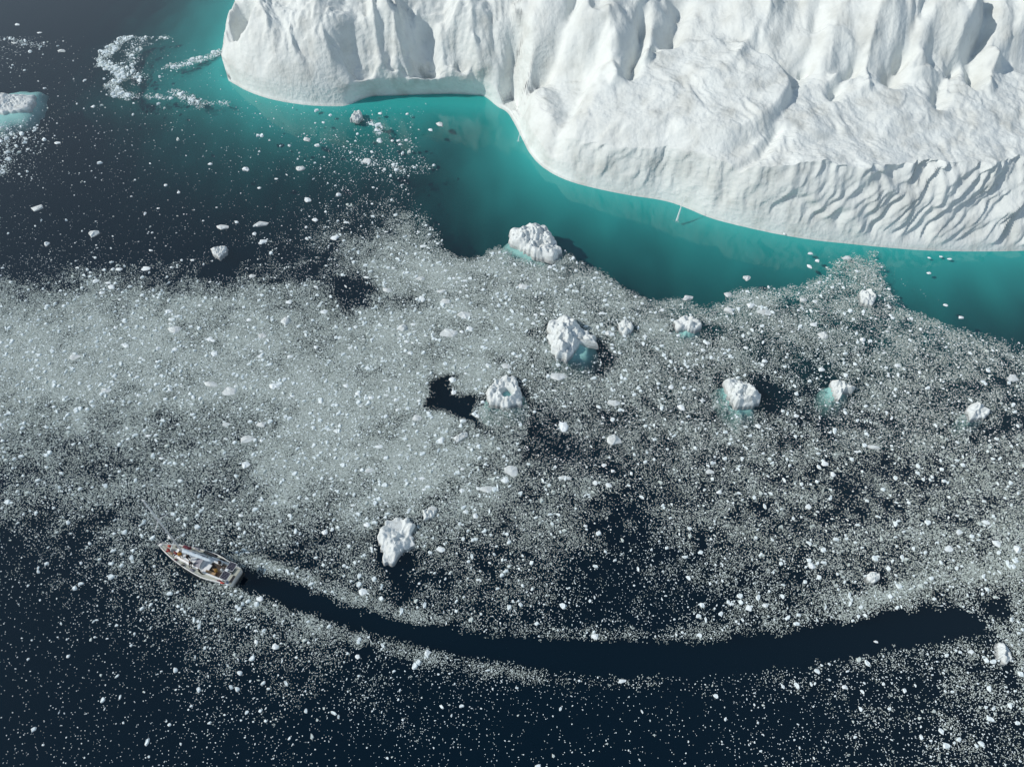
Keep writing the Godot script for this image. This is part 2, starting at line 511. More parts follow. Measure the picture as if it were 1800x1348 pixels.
func place_bits() -> void:
	bergy_bit("crumbly white bergy bit at the slush edge in turquoise water", PackedVector2Array([Vector2(-0.92, -127.08), Vector2(3.96, -129.06), Vector2(8.15, -127.87), Vector2(9.71, -123.59), Vector2(11.25, -120.38), Vector2(9.47, -117.06), Vector2(6.33, -117.61), Vector2(3.19, -119.82), Vector2(0, -122.64)]), 4.2, 101, 1.1, PackedVector2Array([Vector2(-3.63, -123.31), Vector2(0, -127.19), Vector2(6.6, -128.17), Vector2(11.02, -123.31), Vector2(11.72, -118.62), Vector2(8.21, -116.43), Vector2(3.8, -117.15), Vector2(0, -118.99)]), 1.6)
	bergy_bit("largest white bergy bit with turquoise bay, mid slush field", PackedVector2Array([Vector2(7.05, -98.92), Vector2(10.87, -100.19), Vector2(13.78, -97.35), Vector2(17.29, -94.28), Vector2(17.37, -92.17), Vector2(13.76, -93.07), Vector2(12.86, -91.28), Vector2(11.05, -88.93), Vector2(8.46, -89.22), Vector2(7.46, -93.07)]), 4.0, 102, 1.0, PackedVector2Array([Vector2(6.8, -97.42), Vector2(11.82, -99.46), Vector2(17.59, -94.34), Vector2(17.48, -91.33), Vector2(15.24, -88.55), Vector2(11.86, -88.55), Vector2(8.49, -89.13)]), 1.8)
	bergy_bit("white bergy bit holding a small blue pool, beside the dark open hole", PackedVector2Array([Vector2(-5.12, -80.48), Vector2(-3.3, -82.94), Vector2(-1.33, -84.89), Vector2(0.88, -84.05), Vector2(2.18, -80.48), Vector2(1.93, -77.55), Vector2(-0.54, -77.29), Vector2(-4.08, -77.55)]), 2.6, 103, 0.7, PackedVector2Array([Vector2(-5.64, -79.36), Vector2(-3.86, -83.17), Vector2(0.56, -84.84), Vector2(2.62, -80.7), Vector2(1.93, -77.24), Vector2(-2.14, -76.72), Vector2(-5.16, -77.24)]), 1.2, Vector2.ZERO, 0.0, Vector3(0.2, 0.4, 1.15))
	bergy_bit("white bergy bit with broad pale green shelf, alone in dark brash", PackedVector2Array([Vector2(40.91, -83.27), Vector2(43, -83.82), Vector2(45.7, -81.89), Vector2(47.48, -80), Vector2(47.12, -78.26), Vector2(44.78, -77.34), Vector2(42, -77.34), Vector2(41.25, -80.26)]), 3.4, 104, 0.9, PackedVector2Array([Vector2(39.98, -83.44), Vector2(43.13, -83.72), Vector2(47.33, -80.03), Vector2(46.37, -76.45), Vector2(43.28, -75.42), Vector2(41.37, -77.24), Vector2(40.16, -80.7)]), 1.3)
	bergy_bit("saddle-shaped white bergy bit with green shelf toward the right side", PackedVector2Array([Vector2(61.81, -83.27), Vector2(63.57, -83.27), Vector2(66.17, -81.62), Vector2(65.2, -80.53), Vector2(63.65, -80.8), Vector2(62.36, -78.93), Vector2(61.79, -80)]), 2.4, 105, 0.4, PackedVector2Array([Vector2(60.68, -83.17), Vector2(63.74, -84.28), Vector2(65.56, -80.98), Vector2(63.79, -79.36), Vector2(61.15, -78.83), Vector2(60.31, -80.98)]), 1.3)
	bergy_bit("low rounded bergy bit with turquoise lower rim below the turquoise bay", PackedVector2Array([Vector2(33.7, -99.19), Vector2(36.13, -100.46), Vector2(38.35, -99.51), Vector2(39.34, -97.62), Vector2(37.86, -96.38), Vector2(33.59, -96.69)]), 2.2, 106, 0.5, PackedVector2Array([Vector2(33.15, -98.2), Vector2(36.68, -99.78), Vector2(39.92, -97.89), Vector2(38.4, -95.71), Vector2(35.38, -94.95), Vector2(33.09, -96.02)]), 1.4)
	bergy_bit("tall angular bluish bergy bit near the boat's wake", PackedVector2Array([Vector2(-22.59, -52.01), Vector2(-21.08, -53.88), Vector2(-17.79, -54.51), Vector2(-16.41, -53.04), Vector2(-16.64, -51.19), Vector2(-15.84, -49.47), Vector2(-17.89, -48.37), Vector2(-19.09, -46.4), Vector2(-20.82, -46.21), Vector2(-21.69, -48.97)]), 2.8, 107, 0.35, PackedVector2Array(), 1.0, Vector2.ZERO, 0.9)
	bergy_bit("smooth white bergy bit near the right edge of the brash", PackedVector2Array([Vector2(86, -77.16), Vector2(87.44, -78.08), Vector2(89.16, -77.55), Vector2(89.92, -75.99), Vector2(88.23, -74.7), Vector2(85.38, -74.44)]), 2.0, 108, 0.3, PackedVector2Array([Vector2(85.97, -77.24), Vector2(89.73, -77.24), Vector2(89.75, -75.42), Vector2(85.63, -74.13)]), 1.6)
	bergy_bit("long angular bergy bit at the lower right end of the wake", PackedVector2Array([Vector2(73.7, -33.45), Vector2(74.71, -33.62), Vector2(75.27, -32.27), Vector2(75.03, -31.11), Vector2(73.66, -30.29), Vector2(73.09, -31.36)]), 1.6, 109, 0.25, PackedVector2Array(), 1.0, Vector2.ZERO, 0.5)
	bergy_bit("pale flat bergy bit cut by the left edge, ringed with turquoise", PackedVector2Array([Vector2(-151.53, -182.28), Vector2(-140.97, -183.42), Vector2(-133.84, -183.42), Vector2(-131.77, -179.46), Vector2(-131.26, -176.7), Vector2(-135.85, -175.06), Vector2(-147.7, -173.98)]), 2.4, 110, 0.6, PackedVector2Array([Vector2(-155.69, -187.4), Vector2(-140.99, -186.81), Vector2(-134.3, -187.69), Vector2(-130.82, -178.28), Vector2(-131.61, -173.37), Vector2(-136.99, -170.18), Vector2(-147.16, -169.13)]), 0.5)
	bergy_bit("pale lone bergy bit in dark water above the slush edge", PackedVector2Array([Vector2(-68.12, -120.9), Vector2(-66.31, -121.84), Vector2(-64.59, -121.65), Vector2(-64.39, -119.78), Vector2(-65.38, -118.11), Vector2(-67.36, -119.41)]), 1.5, 111, 0.3, PackedVector2Array(), 1.0, Vector2.ZERO, 0.5)
	bergy_bit("small white bergy bit with gullied top where slush meets the cliff water", PackedVector2Array([Vector2(74.63, -107.71), Vector2(76.93, -108.05), Vector2(77.77, -106.02), Vector2(76.23, -103.38), Vector2(74.01, -104.36)]), 1.8, 112, 0.4)
	bergy_bit("squarish pale bergy bit just right of the tall angular one", PackedVector2Array([Vector2(-15.31, -55.72), Vector2(-12.89, -55.72), Vector2(-13.29, -54.45), Vector2(-14.89, -53.92)]), 1.1, 113, 0.2)
	bergy_bit("round crumbly bergy bit right of the largest bergy bit", PackedVector2Array([Vector2(22.07, -98.25), Vector2(23.58, -99.35), Vector2(25.04, -98.56), Vector2(24.93, -96.38), Vector2(22.95, -95.14), Vector2(21.9, -96.38)]), 1.8, 114, 0.5, PackedVector2Array([Vector2(21.87, -98.2), Vector2(25.66, -98.51), Vector2(25.37, -95.71), Vector2(22.05, -95.1)]), 1.2)
	bergy_bit("round white bergy bit above the bright brash band at right", PackedVector2Array([Vector2(57.11, -44.22), Vector2(58.23, -44.89), Vector2(59.27, -44.41), Vector2(58.98, -43.46), Vector2(57.59, -42.8), Vector2(56.97, -43.46)]), 1.2, 115, 0.25)
	bergy_bit("brown-white crumbly growler below the shaded ice hollow", PackedVector2Array([Vector2(-43.71, -171.83), Vector2(-42.92, -175.06), Vector2(-41.1, -175.33), Vector2(-40.36, -173.17), Vector2(-41.46, -171.04)]), 1.5, 116, 0.5)
	bergy_bit("white log-shaped growler lying at the lower rim of the dark hole", PackedVector2Array([Vector2(-10.9, -70.3), Vector2(-9.19, -71.53), Vector2(-8.15, -71.66), Vector2(-8.11, -70.67), Vector2(-10.02, -69.32)]), 1.0, 117, 0.15)

func place_chunks() -> void:
	for k in 12: chunk_shapes.append(chunk_mesh(900 + k, 6 + k % 4, 0.8))
	# chunks that can be told apart: [x, z, width, depth, label]
	var known := [
		[-19.45, -169.66, 2.13, 2.23, "small round ice chunk alone in the turquoise bay below the notch"],
		[-21.7, -167.05, 1.36, 1.32, "smallest of two neighbouring chunks in the turquoise bay below the notch"],
		[-36.76, -153.47, 3.17, 2.21, "white ice chunk at the end of a thin slush streak in turquoise water"],
		[-53.51, -162.73, 2.53, 1.92, "white ice chunk nearest the pale reflection under the left lobe"],
		[-113.12, -135.08, 2.98, 2.3, "pointed white ice chunk near the left edge in dark water"],
		[-96.32, -126.21, 2.88, 2.32, "white ice chunk with crumbs on its right in dark water"],
		[-67.23, -128.37, 2.64, 1.52, "flat oblong ice chunk above the pale lone bergy bit"],
		[-58.46, -129.37, 2.92, 1.7, "flat oval ice chunk right of another flat oblong chunk"],
		[-56.79, -123.31, 1.94, 1.46, "pointed ice chunk just above the fringe of loose fragments"],
		[-40.68, -124.85, 1.83, 1.64, "white ice chunk at the tip of the slush tongue"],
		[51.38, -111.79, 2.23, 1.49, "white ice chunk at the slush tip in the turquoise bay"],
		[53.03, -101.54, 3.22, 1.65, "long flat white chunk between the slush point and round growlers"],
		[63.6, -95.1, 2.32, 2.34, "white ice chunk with a dark lee above the dark brash lead"],
		[45.4, -102.19, 2.87, 1.52, "flat white chunk pair below the pointed growler at the slush rim"],
		[46.22, -106.65, 2.19, 1.86, "pointed white growler standing at the rim of the turquoise bay"],
		[37.55, -105.64, 2.18, 1.42, "white ice chunk in the bay's lowest slush corner"],
		[19.78, -95.71, 2.09, 2.09, "rounded grey-white chunk touching the largest bergy bit's right end"],
		[2.45, -108.85, 3.44, 2.18, "wedge-shaped white floe below the crumbly bergy bit"],
		[-19.83, -111.44, 2.97, 1.78, "flat white floe high in the slush tongue"],
		[-19.37, -105.48, 1.82, 1.84, "rounded white chunk below a flat white floe in the slush tongue"],
		[-14.24, -104.65, 2.17, 1.41, "small white chunk on the dark gap's upper right rim"],
		[-15.14, -107.66, 2.44, 1.15, "thin flat floe along the dark gap in the slush tongue"],
		[-26.66, -108, 2.45, 1.73, "slanted white floe beside the dark gap in the slush tongue"],
		[-10.1, -100.9, 3.33, 2.18, "white floe above the row of floes in the bright slush"],
		[-12.8, -95.71, 4.42, 2.62, "broad crumbly white floe in the middle of the bright slush"],
		[-8.89, -96.95, 1.64, 1.72, "small angular floe right of the broad crumbly floe"],
		[-22.47, -97.11, 2.81, 2.65, "peaked white chunk left of the broad crumbly floe"],
		[-69.24, -96.95, 3.51, 2.64, "double-peaked white chunk in the bright slush at left"],
		[-51.07, -95.1, 2.09, 1.69, "smooth oval floe in the bright slush left of centre"],
		[-47.21, -99.15, 2.83, 2.15, "ragged white floe near the dark patch of the slush"],
		[-87.32, -89.56, 2.72, 1.74, "white floe in the far left slush"],
		[-78.22, -81.25, 2.63, 1.73, "rounded white floe in the left slush below another floe"],
		[-58.14, -82.75, 3.08, 1.87, "left one of two neighbouring floes in the greyer slush"],
		[-54.41, -80.98, 2.62, 2.08, "right one of two neighbouring floes in the greyer slush"],
		[-48.38, -70.12, 3.12, 1.88, "broad low floe below a smaller floe in the bright slush"],
		[-46.47, -73.37, 2.32, 1.62, "small floe just above a broad low floe in the bright slush"],
		[-25.22, -63.56, 2.02, 1.08, "white floe at the lower border of the bright slush"],
		[0, -63.45, 2.62, 2.36, "rounded white chunk in the gap right of the bright slush"],
		[-4.26, -59.82, 2.38, 1.23, "white floe lying below left of the rounded white chunk"],
		[9.01, -62.07, 2.8, 0.97, "flat oval floe right of the rounded white chunk"],
		[18.72, -70, 2.5, 2.51, "bumpy round chunk in the loose brash right of the dark hole"],
		[9.48, -72.86, 1.69, 2.57, "upright diamond-shaped chunk right of the dark hole"],
		[9.1, -84.56, 3.11, 1.78, "broken white floe below the largest bergy bit"],
		[-0.9, -87.11, 2.47, 1.46, "angular floe above the pool-bearing bergy bit"],
		[19.65, -78.29, 2.81, 1.8, "white wedge between the largest bergy bit and the loose brash"],
		[31.92, -77.24, 1.61, 1.56, "triangular white chunk in loose brash left of the green-shelved bit"],
		[65.54, -68.42, 2.68, 1.03, "flat oval floe in the dark brash lead at right"],
		[55.86, -64.96, 1.22, 1, "small white chunk in brash left of the flat oval floe"],
		[97.55, -84.28, 2.44, 1.66, "white chunk near the right border of the picture"],
		[71.99, -48.73, 1.87, 1.19, "smooth white chunk above the bright brash band"],
		[80.28, -49.74, 1.7, 1.29, "round crumbly chunk above the bright brash band near right border"],
		[83.43, -48.73, 1.5, 1.53, "white chunk cut by the right border above the bright brash band"],
		[74.93, -51.78, 1.33, 1.05, "small angular chunk above the smooth chunk of the brash band"],
		[80.02, -53.54, 1.54, 0.98, "white chunk with a small companion high above the brash band"],
		[69.31, -32.19, 1.2, 0.64, "small flat chunk left of the long angular bergy bit"],
		[48.85, -27.16, 0.83, 0.67, "white chunk below the wake's right half"],
		[55.37, -33.71, 0.78, 0.43, "small chunk drifting at the wake's lower right rim"],
		[-11.39, -83.72, 1.77, 1.42, "white chunk reaching into the dark hole from above"],
		[-11.24, -80.7, 1.31, 1.15, "white crumb pile on the slush tongue inside the dark hole"],
		[-9.11, -74.13, 1.48, 0.98, "white chunk at the lower lip of the dark hole"],
		[-6.6, -75.29, 1.28, 0.88, "small rounded chunk at the dark hole's lower right arm"],
		[-17.85, -74.77, 2.34, 1.96, "bright floe at the lower left corner of the dark hole"],
		[-13.09, -69.88, 1.45, 1.46, "bright round floe left of the log-shaped growler"],
	]
	for c in known:
		chunk(Vector2(c[0], c[1]), c[2], c[3], c[4], "ice chunks afloat")
	# chunks that look alike share the label of their stretch of water
	var loose := [
		[-66.73, -150.2, 1.71, 1.57], [-76.25, -152.3, 1.29, 1], [-53.23, -150.44, 2.28, 1.97], [-42.15, -140.16, 1.65, 1.65], [-49.12, -138.23, 1.92, 1.99], [-46.4, -130.97, 1.73, 1.37],
		[-105.96, -122.74, 1.29, 1.29], [-59.32, -126.01, 1.31, 0.99], [-86.51, -114.45, 1.76, 1.21], [-80.93, -114.63, 1.88, 1.37], [-90.48, -110.75, 1.73, 1.33], [-71.25, -117.34, 1.14, 0.78],
		[-134.81, -207.58, 2.21, 1.68], [-118.32, -161.23, 1.48, 1.06], [-124.9, -158.52, 1.03, 1.04], [-154.72, -223.4, 1.96, 1.22], [-145.97, -218.43, 1.75, 0.89], [-150.91, -212.25, 2.41, 1.15], [-122.09, -191.24, 0.81, 1.27],
		[-114.96, -178.01, 1.4, 1.18], [-131.98, -187.1, 1.28, 0.99], [-119.99, -179.4, 0.78, 0.71], [-28.39, -174.45, 1.23, 1.15], [-35.82, -174.72, 1.08, 0.92], [-85.12, -143.87, 1.12, 0.94], [-81.11, -141.02, 0.97, 0.92],
		[-81.46, -120.48, 1.03, 0.79], [-75.38, -114.98, 1.01, 0.76], [-92.09, -139.51, 0.69, 0.73], [-58.26, -146.33, 0.99, 0.77], [-61.86, -142.77, 0.83, 0.75], [-86.83, -133.21, 0.67, 1.22], [-84.3, -135.08, 1.08, 0.71],
		[67.11, -119.55, 1.53, 1.1], [68.16, -117.15, 1.27, 1.09], [65.8, -115.34, 1.26, 1.22], [74.75, -118.07, 2.29, 1.09], [91.58, -103.66, 1.2, 0.84], [93.59, -100.1, 1.42, 1.08],
		[93.31, -118.07, 0.76, 0.62], [96.24, -118.44, 0.89, 0.63], [97.75, -117.7, 1.02, 0.62], [91.59, -113.2, 1.12, 0.75], [62.86, -126.01, 0.92, 0.66], [64.82, -126.01, 0.79, 0.66],
		[-29.68, -162.23, 1.19, 1.06], [-27.62, -162.48, 1.19, 1.07], [-29.09, -160.73, 1.18, 1.26], [-31.16, -162.23, 0.89, 1.06],
	]
	var lumps := []
	for c in loose: lumps.append([Vector2(c[0], c[1]), c[2], c[3]])
	# the larger lumps of the brash itself
	var left := 300 - known.size() - loose.size()
	var tries := 0
	while left > 0 and tries < 20000:
		tries += 1
		var at := Vector2(rng.randf_range(-140.0, 140.0), rng.randf_range(-145.0, -16.0))
		var c := cover[clampi(int((at.y - CZ) / CELL), 0, CH - 1) * CW + clampi(int((at.x - CX) / CELL), 0, CW - 1)]
		if c < 0.16 or rng.randf() > 0.3 + c: continue
		if absf(at.x) > 0.70 * (14.0 - at.y) + 8.0: continue
		var w := rng.randf_range(0.7, 1.15) * (1.0 + pow(rng.randf(), 3.0) * 1.1)
		lumps.append([at, w, w * rng.randf_range(0.45, 0.95)])
		left -= 1
	# each lump is told by its order outwards from the nearest landmark
	var marks := [
		[Vector2(5.19, -123.31), "the crumbly bergy bit at the slush edge"], [Vector2(11.89, -93.88), "the largest bergy bit"], [Vector2(-1.31, -80.7), "the bergy bit with the pool"],
		[Vector2(43.74, -80.03), "the broad-shelved bergy bit"], [Vector2(63.27, -81.38), "the saddle-shaped bergy bit"], [Vector2(36.4, -97.89), "the low rounded bergy bit"],
		[Vector2(-19.21, -50.55), "the tall angular bergy bit"], [Vector2(87.76, -76.32), "the smooth bergy bit at the right"], [Vector2(74.3, -32.03), "the long bergy bit at the lower right"],
		[Vector2(-137.85, -179.4), "the bergy bit at the left edge"], [Vector2(-66.15, -120.29), "the lone pale bergy bit"], [Vector2(76.06, -105.98), "the gullied bergy bit"],
		[Vector2(58.25, -43.96), "the round bergy bit above the brash band"], [Vector2(-50.85, -46.07), "the yacht"], [Vector2(-42.13, -173.37), "the growler below the shaded hollow"],
		[Vector2(-69.24, -96.95), "the double-peaked chunk"], [Vector2(-87.32, -89.56), "the floe in the far left slush"], [Vector2(-48.38, -70.12), "the broad low floe"],
		[Vector2(-19.83, -111.44), "the flat floe high in the slush tongue"], [Vector2(-25.22, -63.56), "the floe at the slush's lower border"], [Vector2(9.01, -62.07), "the flat oval floe"],
		[Vector2(-12.8, -95.71), "the broad crumbly floe"], [Vector2(18.72, -70), "the bumpy round chunk"],
	]
	var ways := ["right of", "lower right of", "below", "lower left of", "left of", "upper left of", "above", "upper right of"]
	var order := ["first", "second", "third", "fourth", "fifth", "sixth", "seventh", "eighth", "ninth", "tenth", "eleventh", "twelfth"]
	var bins := {}
	for l in lumps:
		var best := 1e9
		var k := 0
		for i in marks.size():
			var d: float = l[0].distance_to(marks[i][0])
			if d < best:
				best = d
				k = i
		var a: float = (l[0] - marks[k][0]).angle()
		var key := Vector2i(k, posmod(roundi(a / (PI / 4.0)), 8))
		if not bins.has(key): bins[key] = []
		bins[key].append([best, l])
	for key in bins:
		var row: Array = bins[key]
		row.sort_custom(func(p: Array, q: Array) -> bool: return p[0] < q[0])
		for i in row.size():
			var l: Array = row[i][1]
			var which: String = "lone small white lump" if row.size() == 1 else order[mini(i, 11)] + " small white lump"
			chunk(l[0], l[1], l[2], "%s %s %s" % [which, ways[key.y], marks[key.x][1]], "small ice lumps afloat")



# ---------------------------------------------------------------- brash ice
const THICK := [
	[8, 8, 8, 8, 3, 1, 0, 0, 0, 0, 0, 0, 0, 0, 0, 0, 0, 0, 0, 0, 0, 0, 0, 0, 0, 0, 0, 0, 0, 0, 0, 0, 0, 0, 0, 0, 0, 0, 0, 0, 0, 0, 0, 0, 0, 0],
	[8, 8, 8, 8, 5, 1, 1, 1, 1, 1, 1, 1, 0, 0, 0, 0, 0, 0, 0, 0, 0, 0, 0, 0, 0, 0, 0, 0, 0, 0, 0, 0, 0, 0, 0, 0, 0, 0, 0, 0, 0, 0, 0, 0, 0, 0],
	[3, 3, 3, 3, 3, 1, 1, 1, 1, 1, 1, 1, 1, 0, 0, 0, 0, 0, 0, 0, 0, 0, 0, 0, 0, 0, 0, 0, 0, 0, 0, 0, 0, 0, 0, 0, 0, 0, 0, 0, 0, 0, 0, 0, 0, 0],
	[1, 1, 1, 1, 1, 1, 1, 1, 1, 1, 1, 1, 1, 1, 1, 1, 1, 1, 1, 1, 1, 1, 1, 1, 1, 1, 1, 1, 1, 1, 1, 1, 1, 1, 1, 1, 1, 1, 1, 1, 1, 1, 1, 1, 1, 1],
	[1, 1, 1, 1, 1, 1, 1, 1, 1, 1, 1, 1, 1, 1, 1, 1, 1, 1, 1, 1, 1, 1, 1, 1, 1, 1, 1, 1, 1, 1, 1, 1, 1, 1, 1, 1, 1, 1, 1, 1, 1, 1, 1, 1, 1, 1],
	[6, 6, 6, 6, 6, 6, 1, 1, 1, 1, 1, 1, 1, 1, 1, 1, 1, 2, 1, 1, 1, 1, 1, 1, 1, 1, 1, 1, 1, 1, 1, 1, 1, 1, 1, 1, 1, 1, 1, 1, 1, 1, 1, 1, 1, 1],
	[13, 13, 13, 13, 13, 13, 6, 1, 1, 1, 1, 1, 1, 1, 1, 1, 2, 3, 1, 1, 1, 1, 1, 1, 1, 1, 1, 1, 1, 1, 1, 1, 1, 1, 1, 1, 1, 1, 1, 1, 1, 1, 1, 1, 1, 1],
	[13, 13, 13, 13, 13, 13, 12, 1, 1, 1, 1, 1, 1, 1, 1, 1, 5, 6, 5, 5, 1, 1, 1, 1, 1, 1, 1, 1, 1, 1, 1, 1, 1, 1, 1, 1, 1, 1, 1, 1, 1, 1, 1, 1, 1, 1],
	[10, 10, 10, 10, 10, 10, 10, 4, 2, 2, 2, 2, 2, 2, 2, 2, 6, 8, 9, 9, 1, 1, 1, 1, 1, 1, 1, 1, 1, 1, 1, 1, 1, 1, 1, 1, 1, 1, 1, 1, 1, 1, 1, 1, 1, 1],
	[3, 3, 3, 3, 3, 3, 3, 3, 2, 2, 2, 2, 2, 2, 2, 2, 5, 11, 12, 11, 1, 1, 1, 1, 1, 1, 1, 1, 1, 1, 1, 1, 1, 1, 1, 1, 1, 1, 1, 1, 1, 1, 1, 1, 1, 1],
	[3, 3, 3, 3, 3, 3, 3, 3, 3, 3, 3, 3, 3, 3, 3, 3, 7, 14, 15, 10, 1, 1, 1, 1, 1, 1, 1, 1, 1, 1, 1, 1, 1, 1, 1, 1, 1, 1, 1, 1, 1, 1, 1, 1, 1, 1],
	[5, 5, 5, 5, 5, 5, 5, 5, 5, 5, 4, 4, 4, 4, 8, 8, 10, 18, 19, 33, 16, 16, 16, 16, 16, 16, 16, 16, 16, 16, 16, 16, 16, 5, 3, 3, 3, 3, 3, 3, 3, 3, 3, 3, 3, 3],
	[7, 7, 7, 7, 7, 7, 7, 7, 7, 7, 7, 7, 7, 7, 10, 20, 19, 27, 32, 54, 42, 39, 39, 39, 39, 37, 34, 34, 34, 28, 30, 32, 32, 5, 5, 5, 5, 5, 5, 5, 5, 5, 5, 5, 5, 5],
	[17, 17, 17, 17, 17, 17, 17, 17, 17, 17, 19, 19, 21, 23, 24, 33, 34, 32, 44, 54, 62, 56, 56, 56, 56, 50, 41, 41, 38, 29, 36, 37, 27, 10, 7, 6, 6, 6, 6, 6, 6, 6, 6, 6, 6, 6],
	[45, 45, 45, 45, 45, 45, 45, 45, 45, 45, 48, 50, 53, 64, 64, 62, 46, 41, 30, 45, 58, 61, 60, 57, 56, 51, 45, 44, 43, 41, 41, 40, 27, 22, 11, 10, 10, 10, 10, 10, 10, 10, 10, 10, 10, 10],
	[70, 70, 70, 70, 70, 70, 70, 70, 70, 70, 70, 70, 70, 70, 70, 70, 61, 64, 67, 67, 67, 67, 67, 51, 48, 45, 45, 37, 36, 36, 32, 31, 30, 30, 22, 22, 22, 22, 22, 22, 22, 22, 22, 22, 22, 22],
	[70, 70, 70, 70, 70, 70, 70, 70, 70, 70, 70, 70, 70, 70, 70, 70, 70, 66, 72, 72, 70, 69, 64, 45, 41, 37, 37, 32, 29, 23, 21, 28, 30, 30, 30, 30, 30, 30, 30, 30, 30, 30, 30, 30, 30, 30],
	[67, 67, 67, 67, 67, 67, 67, 67, 67, 67, 67, 67, 67, 67, 66, 67, 74, 75, 78, 78, 69, 63, 43, 34, 35, 35, 35, 31, 27, 18, 23, 24, 28, 28, 28, 28, 28, 28, 28, 28, 28, 28, 28, 28, 28, 28],
	[52, 52, 52, 52, 52, 52, 52, 52, 52, 52, 52, 52, 53, 57, 57, 63, 72, 79, 80, 80, 68, 54, 42, 29, 31, 33, 33, 33, 30, 22, 23, 26, 26, 26, 26, 26, 26, 26, 26, 26, 26, 26, 26, 26, 26, 26],
	[40, 40, 40, 40, 40, 40, 40, 40, 40, 40, 40, 40, 40, 45, 45, 56, 56, 75, 75, 75, 75, 55, 42, 30, 29, 29, 29, 29, 29, 29, 29, 29, 29, 29, 29, 29, 29, 29, 29, 29, 29, 29, 29, 29, 29, 29],
	[24, 24, 24, 24, 24, 24, 24, 24, 24, 24, 24, 24, 26, 26, 29, 29, 43, 48, 54, 52, 49, 42, 29, 29, 29, 30, 32, 32, 30, 26, 26, 29, 29, 29, 29, 29, 29, 29, 29, 29, 29, 29, 29, 29, 29, 29],
	[11, 11, 11, 11, 11, 11, 11, 11, 11, 11, 11, 11, 13, 17, 23, 24, 25, 28, 29, 28, 28, 26, 24, 20, 13, 19, 19, 19, 24, 26, 27, 33, 43, 43, 43, 43, 43, 43, 43, 43, 43, 43, 43, 43, 43, 43],
	[6, 6, 6, 6, 6, 6, 6, 6, 6, 6, 6, 6, 6, 7, 14, 21, 26, 25, 25, 25, 21, 21, 18, 16, 15, 17, 17, 22, 22, 22, 26, 27, 24, 24, 24, 24, 24, 24, 24, 24, 24, 24, 24, 24, 24, 24],
	[6, 6, 6, 6, 6, 6, 6, 6, 6, 6, 6, 6, 6, 6, 6, 11, 20, 23, 23, 23, 19, 19, 17, 16, 14, 14, 19, 19, 19, 20, 20, 20, 20, 20, 20, 20, 20, 20, 20, 20, 20, 20, 20, 20, 20, 20],
	[7, 7, 7, 7, 7, 7, 7, 7, 7, 7, 7, 7, 7, 7, 7, 8, 9, 12, 13, 13, 11, 9, 6, 4, 4, 5, 6, 12, 16, 18, 19, 19, 19, 19, 19, 19, 19, 19, 19, 19, 19, 19, 19, 19, 19, 19],
	[7, 7, 7, 7, 7, 7, 7, 7, 7, 7, 7, 7, 7, 7, 7, 7, 7, 7, 7, 7, 7, 5, 4, 4, 5, 5, 10, 16, 18, 18, 18, 18, 18, 18, 18, 18, 18, 18, 18, 18, 18, 18, 18, 18, 18, 18],
	[7, 7, 7, 7, 7, 7, 7, 7, 7, 7, 7, 7, 7, 7, 7, 7, 7, 7, 7, 7, 7, 6, 4, 4, 5, 5, 10, 18, 18, 18, 18, 18, 18, 18, 18, 18, 18, 18, 18, 18, 18, 18, 18, 18, 18, 18],
	[7, 7, 7, 7, 7, 7, 7, 7, 7, 7, 7, 7, 7, 7, 7, 7, 7, 7, 7, 7, 7, 6, 4, 4, 5, 7, 10, 18, 18, 18, 18, 18, 18, 18, 18, 18, 18, 18, 18, 18, 18, 18, 18, 18, 18, 18],
]

